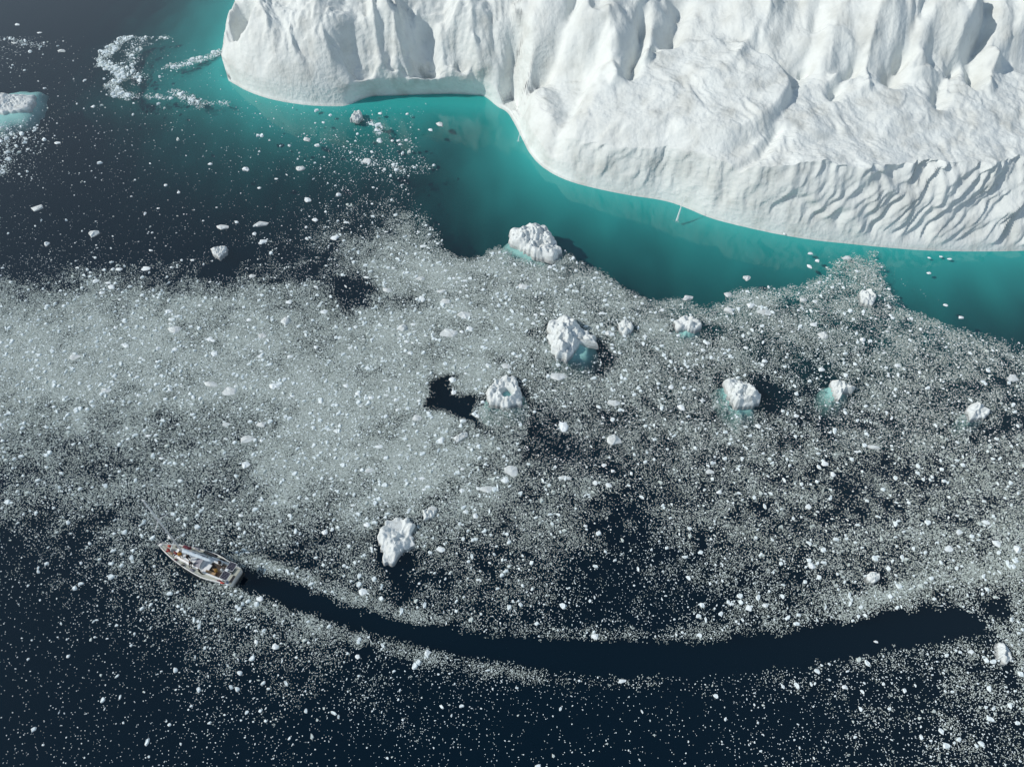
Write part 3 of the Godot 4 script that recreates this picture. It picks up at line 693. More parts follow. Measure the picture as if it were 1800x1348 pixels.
func make_cover() -> void:
	# share of the water that ice covers, on a raster of half metres
	cover.resize(CW * CH)
	var n1 := noise(FastNoiseLite.TYPE_SIMPLEX_SMOOTH, 0.02, 51, 3)
	var n2 := noise(FastNoiseLite.TYPE_SIMPLEX_SMOOTH, 0.09, 52, 4)
	var n3 := noise(FastNoiseLite.TYPE_SIMPLEX_SMOOTH, 0.35, 53, 3)
	var open := [
		# [outline, softness of its edge in metres, share that stays]
		[PackedVector2Array([Vector2(-17.18, -128.57), Vector2(-15.93, -120.85), Vector2(-11.43, -117.7), Vector2(-6.37, -118.62), Vector2(-3.61, -121.61), Vector2(-1.28, -120.48), Vector2(7.58, -116.43), Vector2(11.53, -120.1), Vector2(18.78, -114.09), Vector2(24.46, -108), Vector2(30.17, -104.65), Vector2(36.32, -105.48), Vector2(39.8, -103), Vector2(44.23, -103.66), Vector2(47.62, -107.66), Vector2(54.06, -109.2), Vector2(59.46, -108.68), Vector2(64.71, -110.06), Vector2(68.44, -112.5), Vector2(73, -117.7), Vector2(82.74, -120.48), Vector2(80.38, -109.71), Vector2(83.64, -102.19), Vector2(91.23, -96.95), Vector2(103.6, -93.12), Vector2(119.24, -87.68), Vector2(139.91, -128.17), Vector2(79.19, -128.17), Vector2(42.77, -140.59), Vector2(7.34, -159.01), Vector2(-1.58, -182.78), Vector2(-21.97, -179.95), Vector2(-28.45, -149.51)]), 0.7, 0.0],
		[PackedVector2Array([Vector2(-12.6, -85.54), Vector2(-11.36, -85.26), Vector2(-9.83, -85.97), Vector2(-9.41, -84), Vector2(-10.74, -84), Vector2(-11.58, -83.17), Vector2(-11.71, -81.38), Vector2(-10.25, -80.57), Vector2(-6.78, -81.25), Vector2(-6.18, -79.36), Vector2(-7.32, -77.77), Vector2(-6.63, -76.19), Vector2(-5.51, -74.13), Vector2(-5.57, -72.49), Vector2(-6.52, -72.61), Vector2(-7.83, -73.88), Vector2(-8.7, -74.39), Vector2(-10.62, -74.52), Vector2(-12.27, -75.68), Vector2(-13.92, -76.45), Vector2(-16.96, -76.98), Vector2(-17.54, -77.5), Vector2(-16.49, -79.36), Vector2(-16.06, -80.98), Vector2(-16.66, -83.17), Vector2(-15.74, -84.28), Vector2(-13.91, -85.12)]), 0.28, 0.01],
		[PackedVector2Array([Vector2(-69.84, -112.14), Vector2(-67.21, -116.43), Vector2(-61.28, -121.98), Vector2(-57.25, -121.23), Vector2(-57.41, -118.99), Vector2(-60.01, -116.43), Vector2(-62.55, -112.85), Vector2(-65.57, -111.97)]), 0.7, 0.05],
		[PackedVector2Array([Vector2(-44.37, -112.14), Vector2(-42.33, -120.48), Vector2(-40.48, -125.24), Vector2(-39.03, -124.27), Vector2(-41.06, -116.43), Vector2(-42.82, -111.79)]), 0.9, 0.25],
		[PackedVector2Array([Vector2(-22.35, -50.75), Vector2(-19.46, -46.46), Vector2(-16.41, -48.73), Vector2(-15.03, -46.76), Vector2(-16.87, -43.39), Vector2(-15.31, -41.06), Vector2(-16.6, -40.42), Vector2(-19, -41.99), Vector2(-20.16, -44.34), Vector2(-22.08, -46.76)]), 0.8, 0.04],
		[PackedVector2Array([Vector2(46.56, -85.4), Vector2(50.32, -83.72), Vector2(53.26, -80.7), Vector2(50.55, -76.45), Vector2(47.54, -75.93), Vector2(47.19, -79.36)]), 1.4, 0.2],
		[PackedVector2Array([Vector2(59.4, -45.3), Vector2(61.39, -42.92), Vector2(60.3, -41.52), Vector2(58.66, -42.92)]), 1.0, 0.2],
		[PackedVector2Array([Vector2(16.05, -92.08), Vector2(19.15, -93.58), Vector2(20.81, -87.68), Vector2(17.78, -84.84), Vector2(12.3, -86.25), Vector2(11.28, -88.26)]), 1.2, 0.3],
		[PackedVector2Array([Vector2(39.37, -97.42), Vector2(43.61, -98.83), Vector2(44.83, -95.87), Vector2(40.57, -94.79)]), 1.0, 0.3],
		[PackedVector2Array([Vector2(-44.95, -42.64), Vector2(-44.39, -45.3), Vector2(-42.36, -45.3), Vector2(-34.56, -42.92), Vector2(-26.84, -39.87), Vector2(-22.16, -38.16), Vector2(-17.65, -37.36), Vector2(-12.27, -36.13), Vector2(-10.36, -36.3), Vector2(-9.52, -37.18), Vector2(-8.63, -36.83), Vector2(-8.23, -35.78), Vector2(-6.11, -35.34), Vector2(2.61, -34.57), Vector2(8.67, -34.14), Vector2(17.31, -33.8), Vector2(25.97, -33.8), Vector2(34.77, -34.57), Vector2(41.86, -35.17), Vector2(46.44, -36.04), Vector2(52.83, -36.92), Vector2(58.54, -38.25), Vector2(65.95, -39.14), Vector2(70.95, -38.25), Vector2(73.08, -36.48), Vector2(72.11, -34.91), Vector2(67.57, -33.97), Vector2(63.66, -32.7), Vector2(56.61, -32.19), Vector2(49.43, -31.03), Vector2(42.39, -30.13), Vector2(33.7, -28.99), Vector2(25.2, -28.51), Vector2(16.79, -28.43), Vector2(9.24, -28.43), Vector2(4.23, -29.56), Vector2(-1.7, -30.87), Vector2(-8.57, -32.11), Vector2(-13.79, -33.03), Vector2(-19.1, -34.31), Vector2(-24.49, -35.69), Vector2(-30.02, -37.45), Vector2(-35.65, -39.14), Vector2(-40.58, -41.34), Vector2(-43.95, -42.27)]), 0.35, 0.0],
		[PackedVector2Array([Vector2(-39.85, -111.1), Vector2(-37.33, -112.5), Vector2(-32.4, -112.85), Vector2(-28.33, -107.66), Vector2(-30.57, -103), Vector2(-35.82, -103.66), Vector2(-38.83, -107.66)]), 2.2, 0.22],
		[PackedVector2Array([Vector2(-25.51, -106.31), Vector2(-16.89, -104.65), Vector2(-15.58, -103), Vector2(-23.97, -103)]), 1.5, 0.5],
		[PackedVector2Array([Vector2(-52.6, -120.48), Vector2(-43.92, -122.36), Vector2(-41.8, -113.2), Vector2(-45.55, -109.71), Vector2(-50.54, -113.2)]), 2.5, 0.6],
		[PackedVector2Array([Vector2(-43.19, -99.78), Vector2(-36.68, -95.87), Vector2(-33.19, -87.68), Vector2(-37.57, -86.96), Vector2(-42.54, -92.82)]), 3.0, 0.62],
		[PackedVector2Array([Vector2(-65.89, -74.77), Vector2(-52.07, -79.36), Vector2(-45.04, -74.13), Vector2(-50.18, -66.73), Vector2(-61.72, -67.69)]), 4.0, 0.7],
		[PackedVector2Array([Vector2(-95.28, -69.14), Vector2(-81.24, -70.37), Vector2(-68.23, -65.55), Vector2(-71.34, -59.82), Vector2(-91.65, -60.94)]), 4.0, 0.75],
		[PackedVector2Array([Vector2(0.54, -76.72), Vector2(9.22, -79.36), Vector2(10.3, -67.93), Vector2(3.07, -66.73)]), 3.0, 0.65],
		[PackedVector2Array([Vector2(74.64, -39.69), Vector2(80.34, -41.52), Vector2(79.61, -38.78), Vector2(76.46, -36.56), Vector2(74.62, -37.45)]), 1.0, 0.3],
		[PackedVector2Array([Vector2(72.78, -30.21), Vector2(76.02, -31.44), Vector2(75.29, -27.79), Vector2(73.12, -28.59)]), 1.0, 0.3],
	]
	var bands := [
		# [line, half width, share, softness]
		[PackedVector2Array([Vector2(-43.61, -46.76), Vector2(-39.68, -45.69), Vector2(-34.78, -44.15), Vector2(-29.92, -42.36), Vector2(-25.16, -40.69), Vector2(-20.5, -39.14), Vector2(-15.94, -37.98), Vector2(-11.89, -37)]), 0.55, 0.75],
		[PackedVector2Array([Vector2(-11.44, -36.83), Vector2(-9.74, -37.89), Vector2(-8.3, -37.53)]), 0.4, 0.55],
		[PackedVector2Array([Vector2(-8.77, -36.13), Vector2(-4.37, -35.6), Vector2(1.74, -35.17), Vector2(7.84, -35), Vector2(13.91, -34.65), Vector2(20.01, -34.74)]), 0.45, 0.4],
		[PackedVector2Array([Vector2(-44.6, -41.15), Vector2(-41.16, -39.87), Vector2(-37.29, -38.43), Vector2(-31.65, -36.65), Vector2(-26.14, -35), Vector2(-20.74, -33.54), Vector2(-15.44, -32.19), Vector2(-10.23, -31.03)]), 0.42, 0.7],
		[PackedVector2Array([Vector2(-11.09, -31.2), Vector2(-5.09, -30.13), Vector2(0, -29.23), Vector2(4.2, -28.51)]), 0.4, 0.5],
		[PackedVector2Array([Vector2(3.36, -28.67), Vector2(9.38, -27.95)]), 0.35, 0.35],
		[PackedVector2Array([Vector2(9.38, -27.95), Vector2(16.75, -28.03), Vector2(25.16, -28.19)]), 0.25, 0.3],
		[PackedVector2Array([Vector2(19.97, -34.4), Vector2(30.51, -35.08), Vector2(39.49, -36.3), Vector2(45.92, -37.45), Vector2(51.59, -38.78)]), 0.8, 0.34],
		[PackedVector2Array([Vector2(51.64, -38.96), Vector2(59.43, -41.06), Vector2(67.47, -43.39), Vector2(75.44, -45.11), Vector2(83.3, -46.27), Vector2(93.26, -47.74)]), 1.9, 0.55],
		[PackedVector2Array([Vector2(79.95, -40.6), Vector2(78.47, -36.13), Vector2(76.56, -32.7), Vector2(75.99, -29.4)]), 0.9, 0.45],
		[PackedVector2Array([Vector2(-99.06, -228.13), Vector2(-103.65, -225.2), Vector2(-107.01, -224.48)]), 1.2, 0.5],
		[PackedVector2Array([Vector2(-106.51, -216.69), Vector2(-113.71, -220.19), Vector2(-117.86, -216.69), Vector2(-119.93, -209.89), Vector2(-121.43, -203.35), Vector2(-119.99, -200.16), Vector2(-114.98, -197.65), Vector2(-112.6, -193.96), Vector2(-113.07, -188.57), Vector2(-110.77, -185.07), Vector2(-107.82, -183.35)]), 1.35, 0.8],
		[PackedVector2Array([Vector2(-107.82, -183.35), Vector2(-101.47, -183.35), Vector2(-96.38, -182.21)]), 0.7, 0.4],
		[PackedVector2Array([Vector2(-94.83, -185.07), Vector2(-90.06, -182.21), Vector2(-85.86, -178.28)]), 1.2, 0.5],
		[PackedVector2Array([Vector2(-86.91, -206.59), Vector2(-90.82, -203.35), Vector2(-94.99, -200.16), Vector2(-99.63, -198.9)]), 1.2, 0.5],
		[PackedVector2Array([Vector2(-112.84, -217.39), Vector2(-112.89, -203.99), Vector2(-110.18, -194.57), Vector2(-107.25, -191.54)]), 2.4, 0.22],
		[PackedVector2Array([Vector2(-86.31, -179.95), Vector2(-79.11, -179.4)]), 0.8, 0.3],
		[PackedVector2Array([Vector2(-37.43, -153), Vector2(-31.54, -151.83), Vector2(-25.61, -149.51), Vector2(-22.14, -150.67)]), 1.8, 0.22],
		[PackedVector2Array([Vector2(-38.09, -170.45), Vector2(-35.14, -168.61), Vector2(-35.66, -165.26)]), 0.9, 0.35],
		[PackedVector2Array([Vector2(-31.21, -162.73), Vector2(-26.54, -160.24), Vector2(-24.66, -155.38)]), 2.0, 0.1],
		[PackedVector2Array([Vector2(75.38, -114.98), Vector2(79.43, -115.88), Vector2(79.84, -112.32), Vector2(77.03, -108)]), 2.2, 0.38],
		[PackedVector2Array([Vector2(-55.67, -46.76), Vector2(-52.36, -44.82), Vector2(-49.18, -43.2), Vector2(-45.72, -42.08)]), 0.9, 0.5],
		[PackedVector2Array([Vector2(-46.63, -47.74), Vector2(-43.61, -46.76), Vector2(-41.48, -45.49)]), 0.8, 0.5],
		[PackedVector2Array([Vector2(-157.45, -217.39), Vector2(-148.32, -212.25), Vector2(-142.47, -210.56)]), 1.2, 0.25],
		[PackedVector2Array([Vector2(-137.48, -167.83), Vector2(-132.82, -163.99), Vector2(-128.91, -156.58), Vector2(-127.33, -149.51)]), 1.2, 0.3],
		[PackedVector2Array([Vector2(84.94, -109.71), Vector2(89.88, -106.31)]), 0.8, 0.06],
	]
	var boat := Vector2(-50.8, -46.1)
	var fwd := Vector2(-0.932, -0.363)
	var field := PackedFloat32Array()
	field.resize(CW * CH)
	for j in CH:
		var z := CZ + (j + 0.5) * CELL
		for i in CW:
			var x := CX + (i + 0.5) * CELL
			var wx := x + 3.0 * n2.get_noise_2d(x, z)
			var wz := z + 3.0 * n2.get_noise_2d(x + 300.0, z)
			var gx := clampf((wx - CX) / 8.0, 0.0, 44.99)
			var gz := clampf((wz - CZ) / 8.0, 0.0, 26.99)
			var a := int(gx)
			var b := int(gz)
			gx -= a
			gz -= b
			var v: float = lerpf(lerpf(THICK[b][a], THICK[b][a + 1], gx), lerpf(THICK[b + 1][a], THICK[b + 1][a + 1], gx), gz) * 0.01
			if v > 0.001:
				var m := n1.get_noise_2d(x, z) * 0.35 + n2.get_noise_2d(x * 0.8, z * 1.3) * 0.5 + n3.get_noise_2d(x, z) * 0.55
				v *= clampf(1.0 + m * (1.5 - 0.85 * v), 0.05, 2.2)
			field[j * CW + i] = v
	for o in open:
		var box := bounds(o[0], o[1] + 1.5)
		for j in range(box[1], box[3]):
			for i in range(box[0], box[2]):
				var q := Vector2(CX + (i + 0.5) * CELL, CZ + (j + 0.5) * CELL)
				var wob: Vector2 = Vector2(n3.get_noise_2d(q.x, q.y), n3.get_noise_2d(q.x, q.y + 90.0)) * minf(0.9, 0.4 + o[1])
				var d := outside_distance(o[0], q + wob)
				field[j * CW + i] *= lerpf(1.0, o[2], step(-o[1], o[1], d))
	for o in bands:
		var box := bounds(o[0], o[1] * 2.5 + 1.5)
		for j in range(box[1], box[3]):
			for i in range(box[0], box[2]):
				var q := Vector2(CX + (i + 0.5) * CELL, CZ + (j + 0.5) * CELL)
				var wob: Vector2 = Vector2(n3.get_noise_2d(q.x * 0.7, q.y * 0.7), n3.get_noise_2d(q.x * 0.7, q.y * 0.7 + 90.0)) * (0.4 + o[1] * 0.9)
				var a: float = line_distance(o[0], q + wob) / o[1]
				if a < 2.2:
					var m: float = o[2] * exp(-a * a * 0.8) * clampf(1.0 + 1.1 * n3.get_noise_2d(q.x * 1.7, q.y * 1.7), 0.2, 1.7)
					field[j * CW + i] = maxf(field[j * CW + i], m)
	for o in [open[9]]:
		var wake := bounds(o[0], 1.5)
		for j in range(wake[1], wake[3]):
			for i in range(wake[0], wake[2]):
				var q := Vector2(CX + (i + 0.5) * CELL, CZ + (j + 0.5) * CELL)
				var wob: Vector2 = Vector2(n3.get_noise_2d(q.x * 1.6, q.y * 1.6), n3.get_noise_2d(q.x * 1.6, q.y * 1.6 + 90.0)) * 0.8
				field[j * CW + i] *= 1.0 - step(-0.2, 0.3, outside_distance(o[0], q + wob))
	for s in solid:
		var box := bounds(s, 1.0)
		for j in range(box[1], box[3]):
			for i in range(box[0], box[2]):
				var d := outside_distance(s, Vector2(CX + (i + 0.5) * CELL, CZ + (j + 0.5) * CELL))
				if d > -0.4: field[j * CW + i] *= 0.03 if d > 0.0 else 0.35
	# nothing floats inside the iceberg or the yacht
	var line := shore.slice(0, shore.size() - 4)
	for j in CH:
		var z := CZ + (j + 0.5) * CELL
		for i in CW:
			var k := j * CW + i
			if field[k] <= 0.0: continue
			var q := Vector2(CX + (i + 0.5) * CELL, z)
			if z < -110.0 and outside_distance(shore, q) > -0.5: field[k] = 0.0
			var r := q - boat
			var u := r.dot(fwd)
			var w := absf(r.cross(fwd))
			if absf(u) < 8.0 and w < 2.6 - 0.03 * u * u + 0.05 * u * signf(-u): field[k] = 0.0
	cover = field

func bounds(o: PackedVector2Array, pad: float) -> Array:
	var lo := o[0]
	var hi := o[0]
	for p in o:
		lo = lo.min(p)
		hi = hi.max(p)
	return [clampi(int((lo.x - pad - CX) / CELL), 0, CW), clampi(int((lo.y - pad - CZ) / CELL), 0, CH), clampi(int((hi.x + pad - CX) / CELL) + 1, 0, CW), clampi(int((hi.y + pad - CZ) / CELL) + 1, 0, CH)]

func chip_into(st: SurfaceTool, r: RandomNumberGenerator, at: Vector2, rad: float, tall: float, sides: int) -> void:
	var lo := []
	var hi := []
	var lng := r.randf_range(0.6, 1.0)
	var turn := r.randf() * TAU
	for k in sides:
		var a := TAU * (k + r.randf_range(-0.3, 0.3)) / sides
		var q := (Vector2(cos(a), sin(a) * lng) * rad * r.randf_range(0.75, 1.15)).rotated(turn)
		lo.append(Vector3(at.x + q.x, -0.06, at.y + q.y))
		hi.append(Vector3(at.x + q.x * 0.72, tall * r.randf_range(0.6, 1.2), at.y + q.y * 0.72))
	for k in sides:
		var l := (k + 1) % sides
		for v in [lo[k], lo[l], hi[k], lo[l], hi[l], hi[k]]: st.add_vertex(v)
	for k in range(1, sides - 1):
		for v in [hi[0], hi[k], hi[k + 1]]: st.add_vertex(v)

func chip_mesh(sd: int, many: int, spread: float, rad: Vector2, tall: float, sides: int) -> ArrayMesh:
	var r := RandomNumberGenerator.new()
	r.seed = sd
	var st := SurfaceTool.new()
	st.begin(Mesh.PRIMITIVE_TRIANGLES)
	st.set_smooth_group(-1)
	for k in many:
		var at := Vector2.ZERO
		if many > 1: at = Vector2.from_angle(r.randf() * TAU) * spread * sqrt(r.randf())
		chip_into(st, r, at, r.randf_range(rad.x, rad.y), tall, sides)
	st.generate_normals()
	return st.commit()

func scatter(root: Node3D, called: String, mesh: Mesh, m: Material, rows: PackedFloat32Array) -> void:
	var mm := MultiMesh.new()
	mm.transform_format = MultiMesh.TRANSFORM_3D
	mm.mesh = mesh
	mm.instance_count = rows.size() / 12
	mm.buffer = rows
	var o := MultiMeshInstance3D.new()
	o.name = called
	o.multimesh = mm
	o.material_override = m
	o.set_meta("kind", "stuff")
	root.add_child(o, true)

func place_brash() -> void:
	var root := top("brash_ice")
	tag(root, "countless small white ice fragments and grey slush floating over the dark water", "brash ice", "", "stuff")
	var lists := []
	var kinds := []
	for k in 4: kinds.append([chip_mesh(700 + k, 15, 1.05, Vector2(0.045, 0.115), 0.05, 4), [M.chip_grey, M.chip_wet, M.chip_grey, M.chip_wet][k]])
	for k in 6: kinds.append([chip_mesh(720 + k, 1, 0.0, Vector2(1.0, 1.0), 0.4, 5 + k % 3), [M.chip_white, M.chip_white, M.chip_white, M.chip_grey][k % 4]])
	for k in kinds.size(): lists.append(PackedFloat32Array())
	var total := 0
	for j in CH:
		for i in CW:
			var c := cover[j * CW + i]
			if c < 0.004: continue
			c = minf(c, 0.85)
			var fine := c * step(0.1, 0.42, c) * 2.1 + 1.6 * step(0.5, 0.8, c)
			var x0 := CX + i * CELL
			var z0 := CZ + j * CELL
			var nf := int(fine * (1.0 - 0.7 * step(-135.0, -160.0, z0)) + rng.randf())
			for k in nf:
				put_row(lists[rng.randi() % 4], x0 + rng.randf() * CELL, z0 + rng.randf() * CELL, rng.randf() * TAU, rng.randf_range(0.75, 1.2), 1.0)
			var far := step(-135.0, -160.0, z0)
			var nm := int(c * (2.0 + 2.6 * far) + rng.randf())
			for k in nm:
				var s := minf(lerpf(0.055, 0.08, step(0.02, 0.25, c)) * pow(rng.randf() + 0.006, -0.5), 0.6) * (1.0 + 0.5 * far)
				put_row(lists[4 + rng.randi() % 6], x0 + rng.randf() * CELL, z0 + rng.randf() * CELL, rng.randf() * TAU, s, rng.randf_range(0.45, 1.0))
			var ns := int(c * 3.8 * (1.0 - 0.75 * step(-105.0, -125.0, z0)) * (1.0 - step(0.2, 0.42, c)) + rng.randf())
			for k in ns:
				put_row(lists[4 + rng.randi() % 6], x0 + rng.randf() * CELL, z0 + rng.randf() * CELL, rng.randf() * TAU, rng.randf_range(0.045, 0.12), rng.randf_range(0.45, 1.0))
			total += nf + nm + ns
	print("brash copies ", total)
	for k in kinds.size():
		scatter(root, "ice_fragment", kinds[k][0], kinds[k][1], lists[k])

func put_row(l: PackedFloat32Array, x: float, z: float, a: float, s: float, sq: float) -> void:
	var c := cos(a) * s
	var n := sin(a) * s
	l.append_array(PackedFloat32Array([c, 0.0, n * sq, x, 0.0, s, 0.0, 0.0, -n, 0.0, c * sq, z]))

# ---------------------------------------------------------------- the yacht (x forward, y up, z to starboard)
func half_beam(x: float) -> float:
	var u := clampf((x + 7.3) / 14.6, 0.0, 1.0)
	return 2.2 * pow(maxf(0.0, 1.0 - pow(u, 2.5)), 0.86) * lerpf(0.66, 1.0, step(0.0, 0.4, u)) + 0.04

func sheer(x: float) -> float:
	var u := (x + 7.3) / 14.6
	return 1.12 + 0.55 * u * u

func smooth_commit(st: SurfaceTool) -> ArrayMesh:
	st.generate_normals()
	return st.commit()

func quad(st: SurfaceTool, a: Vector3, b: Vector3, c: Vector3, d: Vector3) -> void:
	for v in [a, b, c, a, c, d]: st.add_vertex(v)

func new_st(flat := true) -> SurfaceTool:
	var st := SurfaceTool.new()
	st.begin(Mesh.PRIMITIVE_TRIANGLES)
	st.set_smooth_group(-1 if flat else 0)
	return st

func block(size: Vector3, at: Vector3, chamfer := 0.04, taper := 1.0) -> ArrayMesh:
	# a box with chamfered upper edges, standing on at
	var st := new_st()
	var h := size * 0.5
	var y := [0.0, size.y - chamfer, size.y]
	var s := [1.0, lerpf(1.0, taper, 1.0 - chamfer / maxf(size.y, 0.01)), taper]
	var ring := []
	for k in 3:
		var a: float = h.x * s[k] - (chamfer if k == 2 else 0.0)
		var b: float = h.z * s[k] - (chamfer if k == 2 else 0.0)
		ring.append([at + Vector3(-a, y[k], -b), at + Vector3(a, y[k], -b), at + Vector3(a, y[k], b), at + Vector3(-a, y[k], b)])
	for k in 2:
		for i in 4:
			quad(st, ring[k][i], ring[k][(i + 1) % 4], ring[k + 1][(i + 1) % 4], ring[k + 1][i])
	quad(st, ring[2][0], ring[2][1], ring[2][2], ring[2][3])
	quad(st, ring[0][3], ring[0][2], ring[0][1], ring[0][0])
	return smooth_commit(st)

func tube(pts: Array, r: float, r2 := -1.0, sides := 7) -> ArrayMesh:
	var st := new_st(false)
	if r2 < 0.0: r2 = r
	var rings := []
	for k in pts.size():
		var dir: Vector3 = (pts[mini(k + 1, pts.size() - 1)] - pts[maxi(k - 1, 0)]).normalized()
		var side := dir.cross(Vector3.UP if absf(dir.y) < 0.9 else Vector3.RIGHT).normalized()
		var up := side.cross(dir)
		var rr := lerpf(r, r2, float(k) / maxi(pts.size() - 1, 1))
		var ring := []
		for i in sides:
			var a := TAU * i / sides
			ring.append(pts[k] + (side * cos(a) + up * sin(a)) * rr)
		rings.append(ring)
	for k in pts.size() - 1:
		for i in sides:
			var j := (i + 1) % sides
			quad(st, rings[k][i], rings[k + 1][i], rings[k + 1][j], rings[k][j])
	for i in range(1, sides - 1):
		for v in [rings[0][0], rings[0][i], rings[0][i + 1]]: st.add_vertex(v)
		var e: Array = rings[rings.size() - 1]
		for v in [e[0], e[i + 1], e[i]]: st.add_vertex(v)
	return smooth_commit(st)

func hull_mesh() -> ArrayMesh:
	var st := new_st(false)
	var n := 30
	var rows := []
	for k in n + 1:
		var x := lerpf(-7.3, 7.3, float(k) / n)
		var b := half_beam(x)
		var s := sheer(x)
		var u := (x + 7.3) / 14.6
		var keel := -0.55 * (1.0 - pow(absf(u - 0.45) / 0.55, 2.5))
		var row := []
		for side in [-1.0, 1.0]:
			var part := []
			for q in [[1.0, s], [0.985, s * 0.6], [0.93, 0.1], [0.7, -0.25], [0.35, -0.45], [0.0, -0.6]]:
				var y: float = q[1] if q[1] > 0.0 else lerpf(q[1], maxf(q[1], keel), 0.8)
				var rake: float = (s - y) * (-0.45 if u > 0.9 else 0.0) * step(0.9, 1.0, u)
				part.append(Vector3(x + rake, y, side * b * q[0]))
			if side < 0.0: row = part
			else:
				part.reverse()
				row.append_array(part.slice(1))
		rows.append(row)
	for k in n:
		for i in rows[0].size() - 1:
			quad(st, rows[k][i], rows[k][i + 1], rows[k + 1][i + 1], rows[k + 1][i])
	var t: Array = rows[0]
	for i in range(1, t.size() - 1):
		for v in [t[0], t[i + 1], t[i]]: st.add_vertex(v)
	return smooth_commit(st)

func deck_mesh() -> ArrayMesh:
	var st := new_st(false)
	var n := 30
	for k in n:
		var x := lerpf(-7.28, 7.28, float(k) / n)
		var x2 := lerpf(-7.28, 7.28, float(k + 1) / n)
		for i in 6:
			var a := -1.0 + i / 3.0
			var b := a + 1.0 / 3.0
			var f := func(xx: float, w: float) -> Vector3: return Vector3(xx, sheer(xx) - 0.03 + 0.07 * (1.0 - w * w), half_beam(xx) * w * 0.985)
			quad(st, f.call(x, a), f.call(x2, a), f.call(x2, b), f.call(x, b))
	return smooth_commit(st)

func trunk_mesh(x0: float, x1: float, w0: float, w1: float, tall: float) -> ArrayMesh:
	# the coachroof: a low rounded lid that narrows forward
	var st := new_st(false)
	var n := 14
	var prof := [[1.0, -0.05], [0.97, 0.6], [0.86, 0.92], [0.45, 1.02], [0.0, 1.05], [-0.45, 1.02], [-0.86, 0.92], [-0.97, 0.6], [-1.0, -0.05]]
	var rows := []
	for k in n + 1:
		var u := float(k) / n
		var x := lerpf(x0, x1, u)
		var w := lerpf(w0, w1, u * u)
		var h := tall * (1.0 - 0.25 * u) * (0.0 if k == n else (0.75 if k == n - 1 else 1.0)) * (0.0 if k == 0 else 1.0)
		var row := []
		for p in prof: row.append(Vector3(x, sheer(x) + p[1] * h, w * p[0]))
		rows.append(row)
	for k in n:
		for i in prof.size() - 1:
			quad(st, rows[k][i + 1], rows[k + 1][i + 1], rows[k + 1][i], rows[k][i])
	return smooth_commit(st)

func arch_mesh(x0: float, x1: float, w: float, tall0: float, tall1: float, y: float, thick := 0.03) -> ArrayMesh:
	# a canvas hood stretched between two bows
	var st := new_st(false)
	for sgn in [0.0, 1.0]:
		var rows := []
		for k in 7:
			var u := k / 6.0
			var h := lerpf(tall0, tall1, sin(u * PI * 0.5))
			var row := []
			for i in 13:
				var a := PI * i / 12.0
				row.append(Vector3(lerpf(x0, x1, u), y + (h - sgn * thick) * pow(sin(a), 0.55), -(w - sgn * thick) * signf(cos(a)) * pow(absf(cos(a)), 0.6)))
			rows.append(row)
		for k in 6:
			for i in 12:
				if sgn == 0.0: quad(st, rows[k][i], rows[k + 1][i], rows[k + 1][i + 1], rows[k][i + 1])
				else: quad(st, rows[k][i + 1], rows[k + 1][i + 1], rows[k + 1][i], rows[k][i])
	return smooth_commit(st)

func sail_cover_mesh(a: Vector3, b: Vector3) -> ArrayMesh:
	# the lowered mainsail flaked along the boom, lumpy and sagging
	var st := new_st(false)
	var nn := noise(FastNoiseLite.TYPE_SIMPLEX_SMOOTH, 1.3, 66, 3)
	var rows := []
	for k in 25:
		var u := k / 24.0
		var p := a.lerp(b, u)
		var row := []
		for i in 11:
			var t := TAU * i / 10.0
			var r := (0.34 - 0.14 * u) * (1.0 + 0.45 * nn.get_noise_2d(u * 7.0, cos(t) * 1.5 + sin(t)))
			if k == 0 or k == 24: r *= 0.25
			row.append(p + Vector3(0, sin(t) * r * 0.9 + 0.2, cos(t) * r))
		rows.append(row)
	for k in 24:
		for i in 10:
			quad(st, rows[k][i], rows[k][i + 1], rows[k + 1][i + 1], rows[k + 1][i])
	return smooth_commit(st)

